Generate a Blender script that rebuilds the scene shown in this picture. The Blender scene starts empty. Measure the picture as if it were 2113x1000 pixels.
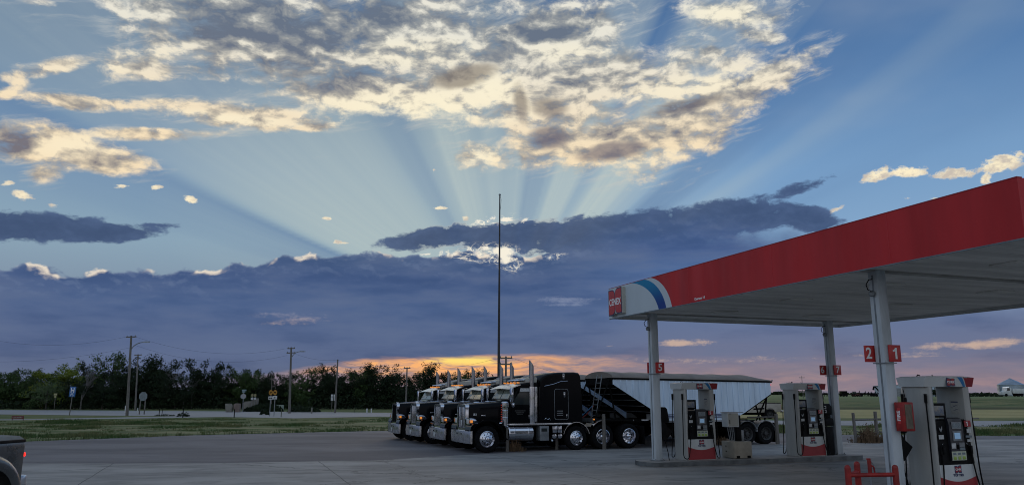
import bpy, bmesh, math, random
from mathutils import Vector, Matrix, noise as mnoise
R = math.radians
SC = bpy.context.scene
COL = SC.collection

# ------------------------------------------------------------------ camera
F_PX, W_PX, H_PX, CAM_H, PITCH = 1560.0, 2113.0, 1000.0, 2.13, R(11.3)
cam_d = bpy.data.cameras.new('camera')
cam_d.sensor_width = 36.0
cam_d.lens = 36.0 * F_PX / W_PX
cam_d.clip_start = 0.1
cam_d.clip_end = 9000
cam = bpy.data.objects.new('camera', cam_d)
COL.objects.link(cam)
cam.location = (0, 0, CAM_H)
cam.rotation_euler = (math.pi / 2 + PITCH, 0, 0)
SC.camera = cam
SC.view_settings.view_transform = 'Standard'
SC.view_settings.look = 'None'
SC.view_settings.exposure = 0.0
SC.view_settings.gamma = 1.0
SC.cycles.use_denoising = True
SC.cycles.filter_width = 1.0
SC.cycles.max_bounces = 6
SC.cycles.transparent_max_bounces = 12

def ray(u, v):
    x = (u - W_PX / 2) / F_PX
    y = (H_PX / 2 - v) / F_PX
    return (x, math.cos(PITCH) - y * math.sin(PITCH), math.sin(PITCH) + y * math.cos(PITCH))
def G(u, v, z=0.0):
    """surveyed ground point seen at picture position u, v of the photograph"""
    x, f, w = ray(u, v)
    t = (z - CAM_H) / w
    return Vector((x * t, f * t, z))
def P(u, v, D):
    x, f, w = ray(u, v)
    t = D / f
    return Vector((x * t, D, CAM_H + w * t))
def AE(u, v):
    x, f, w = ray(u, v)
    return (math.degrees(math.atan2(x, f)), math.degrees(math.atan2(w, math.hypot(x, f))))
def lin(r, g, b):
    def c(t):
        t /= 255.0
        return t / 12.92 if t <= 0.04045 else ((t + 0.055) / 1.055) ** 2.4
    return (c(r), c(g), c(b), 1.0)

# ------------------------------------------------------------------ node helpers
class NG:
    def __init__(s, tree): s.t = tree
    def new(s, typ, **kw):
        n = s.t.nodes.new(typ)
        for k, v in kw.items(): setattr(n, k, v)
        return n
    def put(s, sock, v):
        if isinstance(v, E): s.t.links.new(v.s, sock)
        elif isinstance(v, bpy.types.NodeSocket): s.t.links.new(v, sock)
        else: sock.default_value = v
    def m(s, op, *a, clamp=False):
        n = s.new('ShaderNodeMath', operation=op); n.use_clamp = clamp
        for i, v in enumerate(a): s.put(n.inputs[i], v)
        return E(s, n.outputs[0])
    def v(s, op, *a):
        n = s.new('ShaderNodeVectorMath', operation=op)
        for i, x in enumerate(a): s.put(n.inputs[i], x)
        o = n.outputs['Value'] if op in ('DOT_PRODUCT', 'LENGTH', 'DISTANCE') else n.outputs[0]
        return E(s, o)
    def xyz(s, x, y, z=0.0):
        n = s.new('ShaderNodeCombineXYZ')
        for i, q in enumerate((x, y, z)): s.put(n.inputs[i], q)
        return E(s, n.outputs[0])
    def sep(s, v):
        n = s.new('ShaderNodeSeparateXYZ'); s.put(n.inputs[0], v)
        return [E(s, o) for o in n.outputs]
    def mapping(s, v, loc=(0, 0, 0), rot=0.0, scale=(1, 1, 1), kind='TEXTURE'):
        n = s.new('ShaderNodeMapping', vector_type=kind); s.put(n.inputs[0], v)
        n.inputs['Location'].default_value = loc
        n.inputs['Rotation'].default_value = (0, 0, rot)
        n.inputs['Scale'].default_value = scale
        return E(s, n.outputs[0])
    def noise(s, v, scale, detail=4, rough=0.55, dist=0.0, dims='3D', lac=2.0, color=False):
        n = s.new('ShaderNodeTexNoise', noise_dimensions=dims)
        if v is not None: s.put(n.inputs['Vector'], v)
        for k, x in (('Scale', scale), ('Detail', detail), ('Roughness', rough), ('Distortion', dist), ('Lacunarity', lac)):
            n.inputs[k].default_value = x
        return E(s, n.outputs['Color' if color else 'Fac'])
    def voro(s, v, scale, feature='F1', rand=1.0):
        n = s.new('ShaderNodeTexVoronoi', feature=feature)
        if v is not None: s.put(n.inputs['Vector'], v)
        n.inputs['Scale'].default_value = scale
        n.inputs['Randomness'].default_value = rand
        return E(s, n.outputs[0])
    def ss(s, v, a, b, c=0.0, d=1.0, kind='SMOOTHSTEP'):
        n = s.new('ShaderNodeMapRange', interpolation_type=kind)
        for i, x in enumerate((v, a, b, c, d)): s.put(n.inputs[i], x)
        return E(s, n.outputs[0])
    def mix(s, f, a, b, blend='MIX'):
        n = s.new('ShaderNodeMix', data_type='RGBA', blend_type=blend)
        s.put(n.inputs['Factor'], f); s.put(n.inputs['A'], a); s.put(n.inputs['B'], b)
        return E(s, n.outputs['Result'])
    def curve(s, v, pts, x0, x1, smooth=True):
        """piecewise function of v given as (x, y) pairs, through one Float Curve"""
        ys = [p[1] for p in pts]; y0, y1 = min(ys), max(ys)
        if y1 - y0 < 1e-6: y1 = y0 + 1e-6
        n = s.new('ShaderNodeFloatCurve')
        c = n.mapping.curves[0]
        pp = [((x - x0) / (x1 - x0), (y - y0) / (y1 - y0)) for x, y in pts]
        c.points[0].location = pp[0]; c.points[1].location = pp[-1]
        for q in pp[1:-1]: c.points.new(*q)
        for q in c.points: q.handle_type = 'AUTO_CLAMPED' if smooth else 'VECTOR'
        n.mapping.update()
        s.put(n.inputs['Value'], s.ss(v, x0, x1, kind='LINEAR'))
        return E(s, n.outputs[0]) * (y1 - y0) + y0
class E:
    def __init__(s, g, sock): s.g, s.s = g, sock
    def __add__(s, o): return s.g.m('ADD', s, o)
    __radd__ = __add__
    def __sub__(s, o): return s.g.m('SUBTRACT', s, o)
    def __rsub__(s, o): return s.g.m('SUBTRACT', o, s)
    def __mul__(s, o): return s.g.m('MULTIPLY', s, o)
    __rmul__ = __mul__
    def __truediv__(s, o): return s.g.m('DIVIDE', s, o)
    def max(s, o): return s.g.m('MAXIMUM', s, o)
    def min(s, o): return s.g.m('MINIMUM', s, o)
    def clamp(s): return s.g.m('ADD', s, 0.0, clamp=True)

# ------------------------------------------------------------------ the sky
import numpy as np
SUN_AZ, SUN_EL = AE(1040, 660)
world = bpy.data.worlds.new('World')
SC.world = world
world.use_nodes = True
_bg = world.node_tree.nodes['Background']
_sk = world.node_tree.nodes.new('ShaderNodeTexSky')
_sk.sky_type = 'NISHITA'; _sk.sun_disc = False
_sk.sun_elevation = R(SUN_EL); _sk.sun_rotation = R(SUN_AZ)
_sk.air_density = 1.0; _sk.dust_density = 1.5
world.node_tree.links.new(_sk.outputs[0], _bg.inputs[0])
_bg.inputs[1].default_value = 0.05
sun_d = bpy.data.lights.new('sun', 'SUN')
sun_d.energy = 0.35; sun_d.angle = R(25); sun_d.color = (1.0, 0.80, 0.60)
sun = bpy.data.objects.new('sun', sun_d); COL.objects.link(sun)
_sv = Vector((math.sin(R(SUN_AZ)) * math.cos(R(14)), math.cos(R(SUN_AZ)) * math.cos(R(14)), math.sin(R(14))))
sun.rotation_euler = _sv.to_track_quat('Z', 'Y').to_euler()

SKY_R = 4500.0
def build_sky():
    azs = np.concatenate([np.arange(-180, -44, 4.0), np.arange(-44, 44.01, 0.22), np.arange(48, 180.1, 4.0)])
    els = np.concatenate([np.array([-14.0, -8.0, -4.0]), np.arange(-2, 36.01, 0.22), np.arange(38, 90.1, 2.0)])
    AZ, ELV = np.meshgrid(azs, els)
    na, ne = len(azs), len(els)
    a, e = np.radians(AZ), np.radians(ELV)
    co = np.stack([np.sin(a) * np.cos(e), np.cos(a) * np.cos(e), np.sin(e)], -1) * SKY_R
    co[..., 2] += CAM_H
    me = bpy.data.meshes.new('sky')
    idx = np.arange(na * ne).reshape(ne, na)
    quads = np.stack([idx[:-1, :-1], idx[1:, :-1], idx[1:, 1:], idx[:-1, 1:]], -1).reshape(-1, 4)
    me.vertices.add(na * ne); me.vertices.foreach_set('co', co.reshape(-1))
    me.loops.add(quads.size); me.loops.foreach_set('vertex_index', quads.reshape(-1).astype(np.int32))
    me.polygons.add(len(quads)); me.polygons.foreach_set('loop_start', np.arange(0, quads.size, 4, dtype=np.int32))
    me.update(calc_edges=True)
    ob = bpy.data.objects.new('sky', me); COL.objects.link(ob)
    ob['kind'] = 'structure'
    ob.visible_shadow = False                      # air and cloud: sunlight comes through it
    def blob(u, v, ra, rb, rot=0.0, w=1.0):
        c = np.array(AE(u, v)); r = R(rot)
        e1 = (np.array(AE(u + 4 * math.cos(r), v - 4 * math.sin(r))) - c) * (ra / 4)
        e2 = (np.array(AE(u - 4 * math.sin(r), v - 4 * math.cos(r))) - c) * (rb / 4)
        M = np.linalg.inv(np.array([e1, e2]).T)
        dx, dy = AZ - c[0], ELV - c[1]
        p, q = M[0, 0] * dx + M[0, 1] * dy, M[1, 0] * dx + M[1, 1] * dy
        return (1.0 - (p * p + q * q)) * w
    def blobs(lst): return np.maximum.reduce([blob(*b) for b in lst] + [np.full(AZ.shape, -1.2)])
    def line(v, pts):
        pts = sorted(pts); return np.interp(v, [p[0] for p in pts], [p[1] for p in pts])
    def sstep(v, lo, hi):
        t = np.clip((v - lo) / (hi - lo), 0, 1); return t * t * (3 - 2 * t)
    def smooth_line(v, pts, s=2.0):
        xs = np.arange(-180, 181, 0.5); ys = line(xs, pts)
        k = np.exp(-np.linspace(-2, 2, int(s * 4) + 1) ** 2); k /= k.sum()
        ys = np.convolve(np.pad(ys, len(k) // 2, 'edge'), k, 'valid'); return np.interp(v, xs, ys)
    F = {}
    sx, sy = SUN_AZ, SUN_EL
    dx, dy = AZ - sx, ELV - sy
    th = np.degrees(np.arctan2(dy, dx)); rr = np.hypot(dx, dy)
    wob = 1.2 * np.sin(th * 0.9 + 1.0) + 0.6 * np.sin(th * 2.3)
    rays = line(th + 0.4 * wob, [(0, 0), (14, 0.06), (20, -0.25), (25, 0.05), (29, 0.34), (33, -0.42), (38, -0.50), (41, 0.15), (44, 0.35), (47, .9), (50, 1.0), (55, 0.85), (59, 0.0), (63, 0.85), (66, 0.65), (69, 0.9), (73, -0.15), (80, -0.25), (85, 0.35), (90, 0.15), (95, 0.45), (99, 0.2), (103, 0.5),
        (110, 0.75), (114, 0.2), (119, -0.24), (124, -0.1), (130, 0.40), (140, 0.5), (153, 0.65), (156.5, 0.5), (159.5, -0.55), (164, -0.35), (172, 0.0), (180, 0.0)])
    F['rays'] = rays * sstep(rr, 3.5, 7.0) * (1 - 0.55 * sstep(rr, 10, 32)) * sstep(th, 8, 20) * sstep(-th, -175, -165)
    F['th'] = th
    F['glow'] = np.clip(blob(960, 400, 620, 330), 0, 1)
    F['H'] = blobs([
        (560, 60, 400, 120, -8), (860, 90, 330, 130, 0), (860, 190, 300, 58, 0), (1130, 90, 240, 100, 0), (1200, 180, 330, 100, 8),
        (1280, 290, 210, 62, 10, .9), (1420, 240, 190, 90, 35, .9), (1560, 175, 150, 42, 28, .9), (995, 318, 62, 34, 0, .9), (1070, 240, 60, 80, 0, .8), (1120, 300, 110, 50, 0, .9),
        (1510, 30, 120, 38, 0, .9), (1565, 72, 55, 18, -10, .8), (1465, 108, 36, 18, 0, .9), (1685, 150, 26, 12, 20, .5),
        (120, 137, 100, 18, 12, .8), (45, 160, 20, 26, 0, .55), (320, 130, 130, 40, 0, .6),
        (180, 213, 150, 20, -5, .95), (470, 236, 240, 30, -6, 1.0), (620, 262, 90, 12, 0, .8), (320, 277, 160, 15, 0, .85), (90, 300, 170, 50, -8, 1.1), (190, 325, 140, 34, -10, .95), (250, 345, 90, 14, 0, .6),
        (95, 355, 45, 28, 0, .8), (15, 195, 26, 12, 0, .5), (85, 5, 45, 12, -15, .5)])
    F['H'] -= 0.95 * np.clip(blobs([(330, 186, 175, 20, 3), (560, 205, 60, 8, 0, .5), (740, 100, 60, 26, 0, .45), (1345, 62, 80, 36, 20, .8), (1150, 218, 70, 14, 0, .5), (1250, 210, 50, 12, 0, .4), (1060, 38, 60, 16, 20, .3), (380, 130, 60, 8, 0, .5), (1465, 150, 90, 14, -5, .5), (160, 55, 90, 70, 0, .8), (860, 275, 100, 16, 0, .5), (690, 285, 120, 18, 0, .5), (1000, 275, 45, 18, 0, .7), (640, 165, 40, 10, 0, .35), (1420, 345, 60, 20, 35, .5), (230, 245, 160, 9, -5, .5)]), 0, 1)
    F['grey'] = np.clip(blobs([(560, 60, 300, 90, -10, 1.0), (760, 25, 200, 50, 0, .9), (1130, 60, 130, 34, 10, 1.0), (690, 170, 150, 38, 0, 1.0), (480, 140, 160, 30, 0, .6), (1350, 265, 110, 40, 10, .4),
        (1400, 225, 110, 24, 20, .6), (1520, 165, 80, 14, 15, .35), (25, 285, 60, 40, -20, 1.1), (75, 365, 26, 18, 0, .6)]), 0, 2)
    F['smudge'] = blobs([(1265, 312, 85, 22, 10), (1130, 285, 48, 30, 0), (955, 158, 80, 26, 12), (1135, 222, 44, 26, 0, .8), (1075, 215, 18, 50, 10, .8), (1420, 215, 90, 16, 10, .6)])
    F['hot'] = np.clip(blobs([(870, 222, 300, 60), (1010, 190, 90, 60, 0, .9), (860, 110, 170, 40, 0, .6), (1440, 180, 200, 36, 10, .6), (990, 322, 60, 34, 0, .9), (1180, 110, 130, 30, 0, .5), (1500, 30, 110, 30, 0, .8), (240, 130, 190, 30, 10, .4), (470, 245, 180, 16, -5, .7), (160, 300, 130, 40, 0, .6), (1340, 330, 120, 20, 10, .4)]), 0, 1)
    F['S'] = blobs([(45, 402, 25, 11, -15), (250, 384, 22, 5, 0), (322, 386, 16, 6, 0), (392, 411, 18, 9, -18), (675, 450, 16, 5, 0, .8), (1810, 362, 40, 14, 20), (1870, 355, 48, 13, 0), (1970, 357, 48, 14, 5),
        (2070, 335, 60, 20, 15), (2033, 370, 16, 12, 0), (908, 429, 18, 5, 0, .9), (700, 500, 22, 5, -10, .9), (960, 450, 9, 6, 0), (1725, 433, 20, 5, 25, .8), (895, 352, 5, 4, 0, .8), (18, 378, 16, 7, 0, .6), (1870, 405, 10, 4, 0, .7), (1925, 408, 12, 4, 0, .7), (110, 424, 12, 5, 0, .7)])
    F['bank'] = line(AZ, [(-180, 9.0), (-60, 9.0), AE(0, 556), AE(55, 545), AE(100, 562), AE(160, 566), AE(260, 556), AE(330, 566), AE(390, 552), AE(450, 562), AE(490, 546), AE(560, 540), AE(585, 524), AE(700, 524), AE(860, 526),
        AE(900, 526), AE(960, 520), AE(1040, 530), AE(1120, 530), AE(1220, 480), AE(1330, 440), AE(1500, 440), AE(1640, 470), AE(1760, 500), AE(1900, 560), AE(2113, 620), (60, 6.0), (180, 3.0)]) - ELV
    F['D'] = blobs([(60, 468, 210, 36, -2), (200, 480, 150, 26, 0, .9), (330, 465, 60, 8, 0, .35), (900, 490, 130, 26, 8, .9), (1060, 485, 180, 32, 4), (1300, 480, 330, 50, 5), (1520, 445, 130, 42, 0), (1660, 450, 90, 34, -14, .9), (1650, 388, 80, 14, 18, .55), (1590, 405, 50, 10, 0, .4), (820, 495, 40, 14, 10, .5)])
    F['rimD'] = np.clip(blob(1030, 490, 200, 80), 0, 1)
    F['rimB'] = np.clip(np.clip(blob(1000, 530, 150, 60), 0, 1) * 1.3 + 0.9 * sstep(-AZ, 4, 14), 0, 1)
    F['burst'] = sstep(blobs([(1010, 522, 70, 22, 0), (1045, 535, 40, 22, -30), (935, 523, 35, 8, 0), (1020, 455, 60, 9, 8), (1140, 530, 30, 5, 10, .7)]), -.2, .6)
    F['core'] = blobs([(1040, 524, 26, 20, -35), (1000, 513, 12, 8, 0, .8), (1045, 452, 18, 7, 0), (985, 457, 14, 5, 0, .8), (880, 524, 22, 4, 8, .7), (960, 534, 30, 4, -5, .7), (1082, 455, 12, 6, 30, .7)])
    F['gap'] = smooth_line(AZ, [(-180, 0.0), (-60, 0.0), AE(300, 790), AE(560, 770), AE(640, 754), AE(750, 742), AE(860, 737), AE(960, 733), AE(1040, 733), AE(1150, 728), AE(1300, 732), AE(1390, 722), AE(1600, 728), AE(1800, 735), AE(2113, 740), (60, 2.0), (180, 2.0)]) - ELV
    F['gl'] = np.clip(blob(950, 748, 420, 46), 0, 1)
    F['gl2'] = np.clip(blob(965, 743, 105, 11), 0, 1)
    F['st'] = blobs([(1395, 707, 45, 9, 0), (1170, 620, 70, 12, 0, .8), (2050, 708, 90, 14, 4), (1930, 712, 60, 8, 5, .6), (1850, 732, 110, 6, 0, .5), (1260, 715, 14, 3, 0, .5), (1440, 706, 40, 8, 0, .4), (600, 655, 90, 12, 0, .3), (1500, 740, 160, 10, 0, .4)])
    for nm, arr in F.items():
        at = me.attributes.new('f_' + nm, 'FLOAT', 'POINT')
        at.data.foreach_set('value', np.ascontiguousarray(arr, dtype=np.float32).reshape(-1))
    mat = bpy.data.materials.new('sky'); mat.use_nodes = True
    nt = mat.node_tree; nt.nodes.clear()
    g = NG(nt)
    def att(nm):
        n = g.new('ShaderNodeAttribute', attribute_type='GEOMETRY'); n.attribute_name = 'f_' + nm
        return E(g, n.outputs['Fac'])
    pos = g.new('ShaderNodeNewGeometry').outputs['Position']
    d = g.v('NORMALIZE', g.v('SUBTRACT', pos, (0.0, 0.0, CAM_H)))
    x, y, z = g.sep(d)
    k = 180.0 / math.pi
    az = g.m('ARCTAN2', x, y) * k
    el = g.m('ARCSINE', z) * k
    q = g.xyz(az, el, 0.0)
    def cols(v, pts, x0, x1):
        n = g.new('ShaderNodeValToRGB')
        cr = n.color_ramp
        for i, (px, c) in enumerate(pts):
            p = (px - x0) / (x1 - x0)
            e = cr.elements[i] if i < 2 else cr.elements.new(p)
            e.position = p; e.color = c
        g.put(n.inputs[0], g.ss(v, x0, x1, kind='LINEAR'))
        return E(g, n.outputs[0])
    EL = lambda v: AE(1056, v)[1]
    # clear air: colour by height, bluer to the right and paler above the hidden sun
    w1 = (g.noise(q, 0.35, 3, 0.5) - 0.5) * 1.5
    w2 = (g.noise(g.v('ADD', q, (37.0, 11.0, 5.0)), 0.35, 3, 0.5) - 0.5) * 0.8
    qw = g.v('ADD', q, g.xyz(w1, w2, 0.0))
    sideL = cols(el, [(-3, lin(118, 118, 132)), (EL(700), lin(118, 128, 150)), (EL(520), lin(140, 166, 184)), (EL(380), lin(124, 152, 180)), (EL(200), lin(104, 132, 162)), (EL(0), lin(92, 118, 150)), (60, lin(84, 108, 145))], -3, 60)
    sideR = cols(el, [(-3, lin(120, 118, 135)), (EL(700), lin(116, 126, 155)), (EL(520), lin(132, 166, 200)), (EL(380), lin(118, 156, 196)), (EL(200), lin(88, 126, 172)), (EL(0), lin(72, 108, 154)), (60, lin(66, 100, 148))], -3, 60)
    base = g.mix(g.ss(az, -4, 16), sideL, sideR)
    base = g.mix(att('glow') * 0.45, base, lin(176, 192, 190))
    fine = g.noise(g.xyz(att('th') * 0.34, 0.0, 0.0), 1.0, 4, 0.65) - 0.5
    ray = att('rays')
    ray = ray + fine * 1.1 * g.m('ABSOLUTE', ray)
    base = g.mix((ray * 0.66).clamp(), base, lin(192, 204, 198))
    base = g.mix((ray * -1.0).clamp(), base, lin(84, 118, 162))
    veil = g.noise(g.v('MULTIPLY', q, (0.05, 0.12, 1)), 1.0, 4, 0.5)
    base = g.mix(g.ss(veil, 0.5, 0.8) * 0.16, base, lin(190, 196, 200))
    # high broken cloud
    def hi_noise(vec):
        a = g.noise(g.v('MULTIPLY', vec, (0.15, 0.30, 1)), 1.0, 3, 0.5, 0.1)
        b = g.noise(g.v('MULTIPLY', vec, (0.46, 0.92, 1)), 1.0, 9, 0.56, 0.2)
        return a * 0.8 + b * 1.15 - 0.975
    N = hi_noise(qw)
    tosun = g.v('NORMALIZE', g.v('SUBTRACT', (SUN_AZ, SUN_EL - 6, 0.0), q))
    N2 = hi_noise(g.v('ADD', qw, g.v('MULTIPLY', tosun, (0.62, 0.62, 0.62))))
    fib = g.noise(g.v('MULTIPLY', qw, (1.9, 3.1, 1)), 1.0, 8, 0.66, 0.15) - 0.5
    pv = g.v('ADD', q, g.xyz(fib * 0.9, N * 0.8, 0.0))
    puff = (0.42 - g.voro(g.v('MULTIPLY', pv, (0.42, 0.75, 1)), 1.0, 'SMOOTH_F1')) + (0.42 - g.voro(g.v('MULTIPLY', pv, (1.2, 1.9, 1)), 1.0, 'SMOOTH_F1')) * 0.45
    wisp = g.noise(g.v('MULTIPLY', g.mapping(qw, (0, 0, 0), R(14)), (0.22, 1.5, 1)), 1.0, 8, 0.62, 0.3)
    wm = g.ss(att('H') + (wisp - 0.5) * 2.4, -0.85, 0.5) * g.ss(wisp, 0.44, 0.72)
    base = g.mix(wm * 0.55, base, g.mix(g.ss(el, EL(60), EL(360)), lin(196, 200, 198), lin(206, 202, 190)))
    Hd = att('H') * 0.62 + N * 1.25 + puff * 0.30 + fib * 0.55 + 0.0
    cov = g.ss(Hd, -0.12, 0.40)
    thick = g.ss(Hd, 0.05, 0.85)
    lit = (0.60 + (N - N2) * 1.9 + puff * 0.75 + fib * 0.60 - att('grey') * 0.55 + att('hot') * 0.42 - thick * 0.05 + (g.noise(qw, 0.4, 3, 0.5) - 0.5) * 0.7)
    warm = g.ss(el, EL(60), EL(360))
    bright = g.mix(warm, lin(232, 229, 216), lin(246, 224, 188))
    bright = g.mix(att('hot') * 0.8, bright, lin(254, 244, 214))
    dark = g.mix(warm, lin(104, 116, 134), lin(120, 116, 124))
    midc = g.mix(warm, lin(152, 156, 158), lin(180, 170, 156))
    ccol = g.mix(g.ss(lit, -0.10, 0.42, kind='LINEAR'), dark, midc)
    ccol = g.mix(g.ss(lit, 0.30, 0.98), ccol, bright)
    out = g.mix(cov * (0.72 + 0.28 * g.ss(Hd, 0.15, 0.5)), base, ccol)
    sm = g.ss(att('smudge') + N * 1.1 + fib * 0.3, -0.1, 0.9)
    out = g.mix(sm * 0.72, out, g.mix(g.ss(el, EL(300), EL(180)), lin(100, 96, 114), lin(122, 112, 104)))
    # small bright puffs
    nS = g.noise(g.v('MULTIPLY', q, (1.6, 2.3, 1)), 1.0, 7, 0.6) - 0.5
    out = g.mix(g.ss(att('S') * 0.8 + nS * 2.6 + fib * 0.8, -0.05, 0.55), out, g.mix(g.ss(nS + N * 0.5, 0.18, -0.12), lin(200, 190, 178), lin(252, 238, 204)))
    # dark blue cloud bank and the loose dark clouds above it
    nB = g.noise(g.v('MULTIPLY', q, (0.55, 0.9, 1)), 1.0, 8, 0.58, 0.2) - 0.5
    nB2 = g.noise(g.v('MULTIPLY', g.v('ADD', q, (0.12, 0.32, 0)), (0.55, 0.9, 1)), 1.0, 8, 0.58, 0.2) - 0.5
    bumps = 0.5 - g.voro(g.v('MULTIPLY', qw, (0.6, 0.8, 1)), 1.0, 'SMOOTH_F1')
    tb = att('bank')
    dB = tb + nB * 1.6 + bumps * 0.8
    nD = g.noise(g.v('MULTIPLY', q, (0.7, 1.3, 1)), 1.0, 8, 0.62, 0.3) - 0.5
    dD = att('D') * 0.9 + nD * 1.7
    cD = g.ss(dD, 0.02, 0.42)
    bankL = cols(el, [(-3, lin(104, 106, 122)), (EL(790), lin(98, 106, 130)), (EL(735), lin(88, 102, 136)), (EL(640), lin(74, 96, 137)), (EL(580), lin(66, 88, 130)), (EL(540), lin(68, 90, 128)), (14, lin(80, 102, 136))], -3, 14)
    bankR = cols(el, [(-3, lin(116, 114, 130)), (EL(790), lin(132, 120, 132)), (EL(735), lin(112, 116, 142)), (EL(660), lin(96, 114, 150)), (EL(560), lin(78, 106, 152)), (EL(520), lin(68, 92, 138)), (14, lin(64, 90, 134))], -3, 14)
    bank = g.mix(g.ss(az, 1, 14), bankL, bankR)
    mott = g.noise(g.v('MULTIPLY', q, (0.12, 0.55, 1)), 1.0, 5, 0.55)
    bank = g.mix(g.ss(mott, 0.35, 0.72) * 0.60, bank, lin(100, 114, 144))
    bank = g.mix(g.ss(mott, 0.52, 0.3) * 0.35, bank, lin(56, 76, 112))
    bank = g.mix(g.ss((nB - nB2), 0.0, 0.16) * 0.25 * g.ss(tb, 3.0, 0.0), bank, lin(122, 138, 168))
    dcol = g.mix(g.ss(nD + (dD * -0.25), -0.3, 0.25), lin(56, 74, 110), lin(82, 102, 140))
    dcol = g.mix(g.ss(dD, 0.36, 0.06) * att('rimD'), dcol, lin(236, 226, 206))
    out = g.mix(cD * 0.93, out, dcol)
    bank = g.mix(g.ss(dB, 0.30, 0.06) * 0.30 * g.ss(az, 2.5, 0.5), bank, lin(150, 164, 184))
    rim = g.ss(dB, 0.55, 0.1) * g.ss(g.noise(q, 0.55, 2, 0.5), 0.5, 0.58) * att('rimB')
    bank = g.mix(rim.clamp(), bank, lin(240, 226, 206))
    rb = g.ss(az, 2.5, 7.0)
    out = g.mix(g.ss(dB, -0.08 - rb * 0.5, 0.16 + rb * 2.2), out, bank)
    # bright broken edges where the sun stands right behind the bank
    rg = g.noise(g.v('MULTIPLY', qw, (0.8, 1.5, 1)), 1.0, 7, 0.60, 0.6)
    rg = g.m('SUBTRACT', 1.0, g.m('ABSOLUTE', rg - 0.5) * 22.0, clamp=True)
    bs = att('burst')
    out = g.mix(bs * g.ss(nS, -0.05, 0.22) * 0.6, out, lin(176, 188, 202))
    out = g.mix((bs * rg * g.ss(fib, -0.15, 0.1)).clamp(), out, lin(255, 246, 224))
    out = g.mix((g.ss(att('core') + nS * 2.2, 0.1, 0.7)), out, lin(246, 238, 220))
    # the gap under the bank, glowing where the sun comes up
    gn = g.noise(g.v('MULTIPLY', q, (0.16, 1.3, 1)), 1.0, 6, 0.58, 0.3) - 0.5
    rs = g.ss(az, 6, 12)
    gap = g.ss(att('gap') + gn * (0.9 + rs * 1.2), -0.12 - rs * 0.7, 0.30 + rs * 2.2)
    gcol = cols(el, [(-3, lin(118, 114, 130)), (EL(812), lin(120, 118, 136)), (EL(795), lin(144, 126, 136)), (EL(765), lin(142, 128, 138)), (EL(735), lin(132, 126, 144)), (6, lin(124, 124, 146))], -3, 6)
    gm = g.noise(g.v('MULTIPLY', qw, (0.30, 2.2, 1)), 1.0, 7, 0.62, 0.2)
    gcol = g.mix(g.ss(gm, 0.54, 0.34) * 0.28, gcol, lin(112, 112, 132))
    gcol = g.mix(g.ss(gm, 0.44, 0.72) * 0.22 * g.ss(az, -24, -6), gcol, lin(206, 158, 140))
    gl = att('gl')
    gcol = g.mix((g.ss(gm + gl * 0.16, 0.44, 0.78) * gl * 1.45 * g.ss(az, 6, -3, 0.5, 1.0)).clamp(), gcol, lin(250, 180, 116))
    gcol = g.mix((att('gl2') * g.ss(gm, 0.34, 0.5) * 1.2).clamp(), gcol, lin(255, 222, 120))
    out = g.mix(gap * g.ss(az, -26, -12, 0.15, 1.0), out, gcol)
    out = g.mix(g.ss(att('st') * 0.8 + gn * 1.9 + fib * 1.1, 0.0, 0.8) * 0.65, out, g.mix(g.ss(el, EL(640), EL(690)), lin(140, 150, 176), lin(222, 188, 160)))
    # open blue sky behind the photographer, which lights the near faces
    back = g.ss(y, 0.25, -0.35)
    bcol = cols(el, [(0, lin(176, 172, 176)), (15, lin(182, 192, 206)), (60, lin(150, 176, 206)), (90, lin(140, 165, 195))], 0, 90)
    out = g.mix(back, out, bcol)
    out = g.mix(g.ss(el, 28, 50) * (1.0 - back) * 0.7, out, lin(142, 160, 184))
    em = g.new('ShaderNodeEmission'); g.put(em.inputs[0], out); em.inputs[1].default_value = 1.0
    mo = g.new('ShaderNodeOutputMaterial'); nt.links.new(em.outputs[0], mo.inputs[0])
    mat.cycles.emission_sampling = 'NONE'
    me.materials.append(mat)
build_sky()
# ------------------------------------------------------------------ materials
MATS = {}
def pbr(name, c, rough=0.6, metal=0.0, var=0.0, scale=3.0, var2=None, bump=0.0, bscale=None, coat=0.0, emit=0.0, trans=0.0, stretch=(1, 1, 1), spec=None, detail=6):
    if name in MATS: return MATS[name]
    m = bpy.data.materials.new(name); m.use_nodes = True
    nt = m.node_tree; b = nt.nodes['Principled BSDF']; g = NG(nt)
    col = (c[0], c[1], c[2], 1.0)
    if var > 0 or var2 is not None or bump > 0:
        tc = g.new('ShaderNodeTexCoord').outputs['Object']
        v = g.v('MULTIPLY', tc, stretch)
    if var > 0 or var2 is not None:
        n = g.noise(v, scale, detail, 0.6)
        c2 = var2 if var2 is not None else [x * (1 - var) for x in c[:3]]
        g.put(b.inputs['Base Color'], g.mix(g.ss(n, 0.35, 0.68), col, (c2[0], c2[1], c2[2], 1.0)))
        g.put(b.inputs['Roughness'], g.ss(g.noise(v, scale * 2.3, 4), 0.3, 0.7, max(rough - 0.08, 0.02), min(rough + 0.1, 1.0)))
    else:
        b.inputs['Base Color'].default_value = col
        b.inputs['Roughness'].default_value = rough
    if bump > 0:
        bp = g.new('ShaderNodeBump'); bp.inputs['Strength'].default_value = bump; bp.inputs['Distance'].default_value = 0.02
        g.put(bp.inputs['Height'], g.noise(v, bscale or scale * 4, 6, 0.6)); nt.links.new(bp.outputs[0], b.inputs['Normal'])
    b.inputs['Metallic'].default_value = metal
    if spec is not None: b.inputs['Specular IOR Level'].default_value = spec
    if coat: b.inputs['Coat Weight'].default_value = coat; b.inputs['Coat Roughness'].default_value = 0.05
    if trans: b.inputs['Transmission Weight'].default_value = trans
    if emit:
        b.inputs['Emission Color'].default_value = col; b.inputs['Emission Strength'].default_value = emit
    MATS[name] = m
    return m
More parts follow.
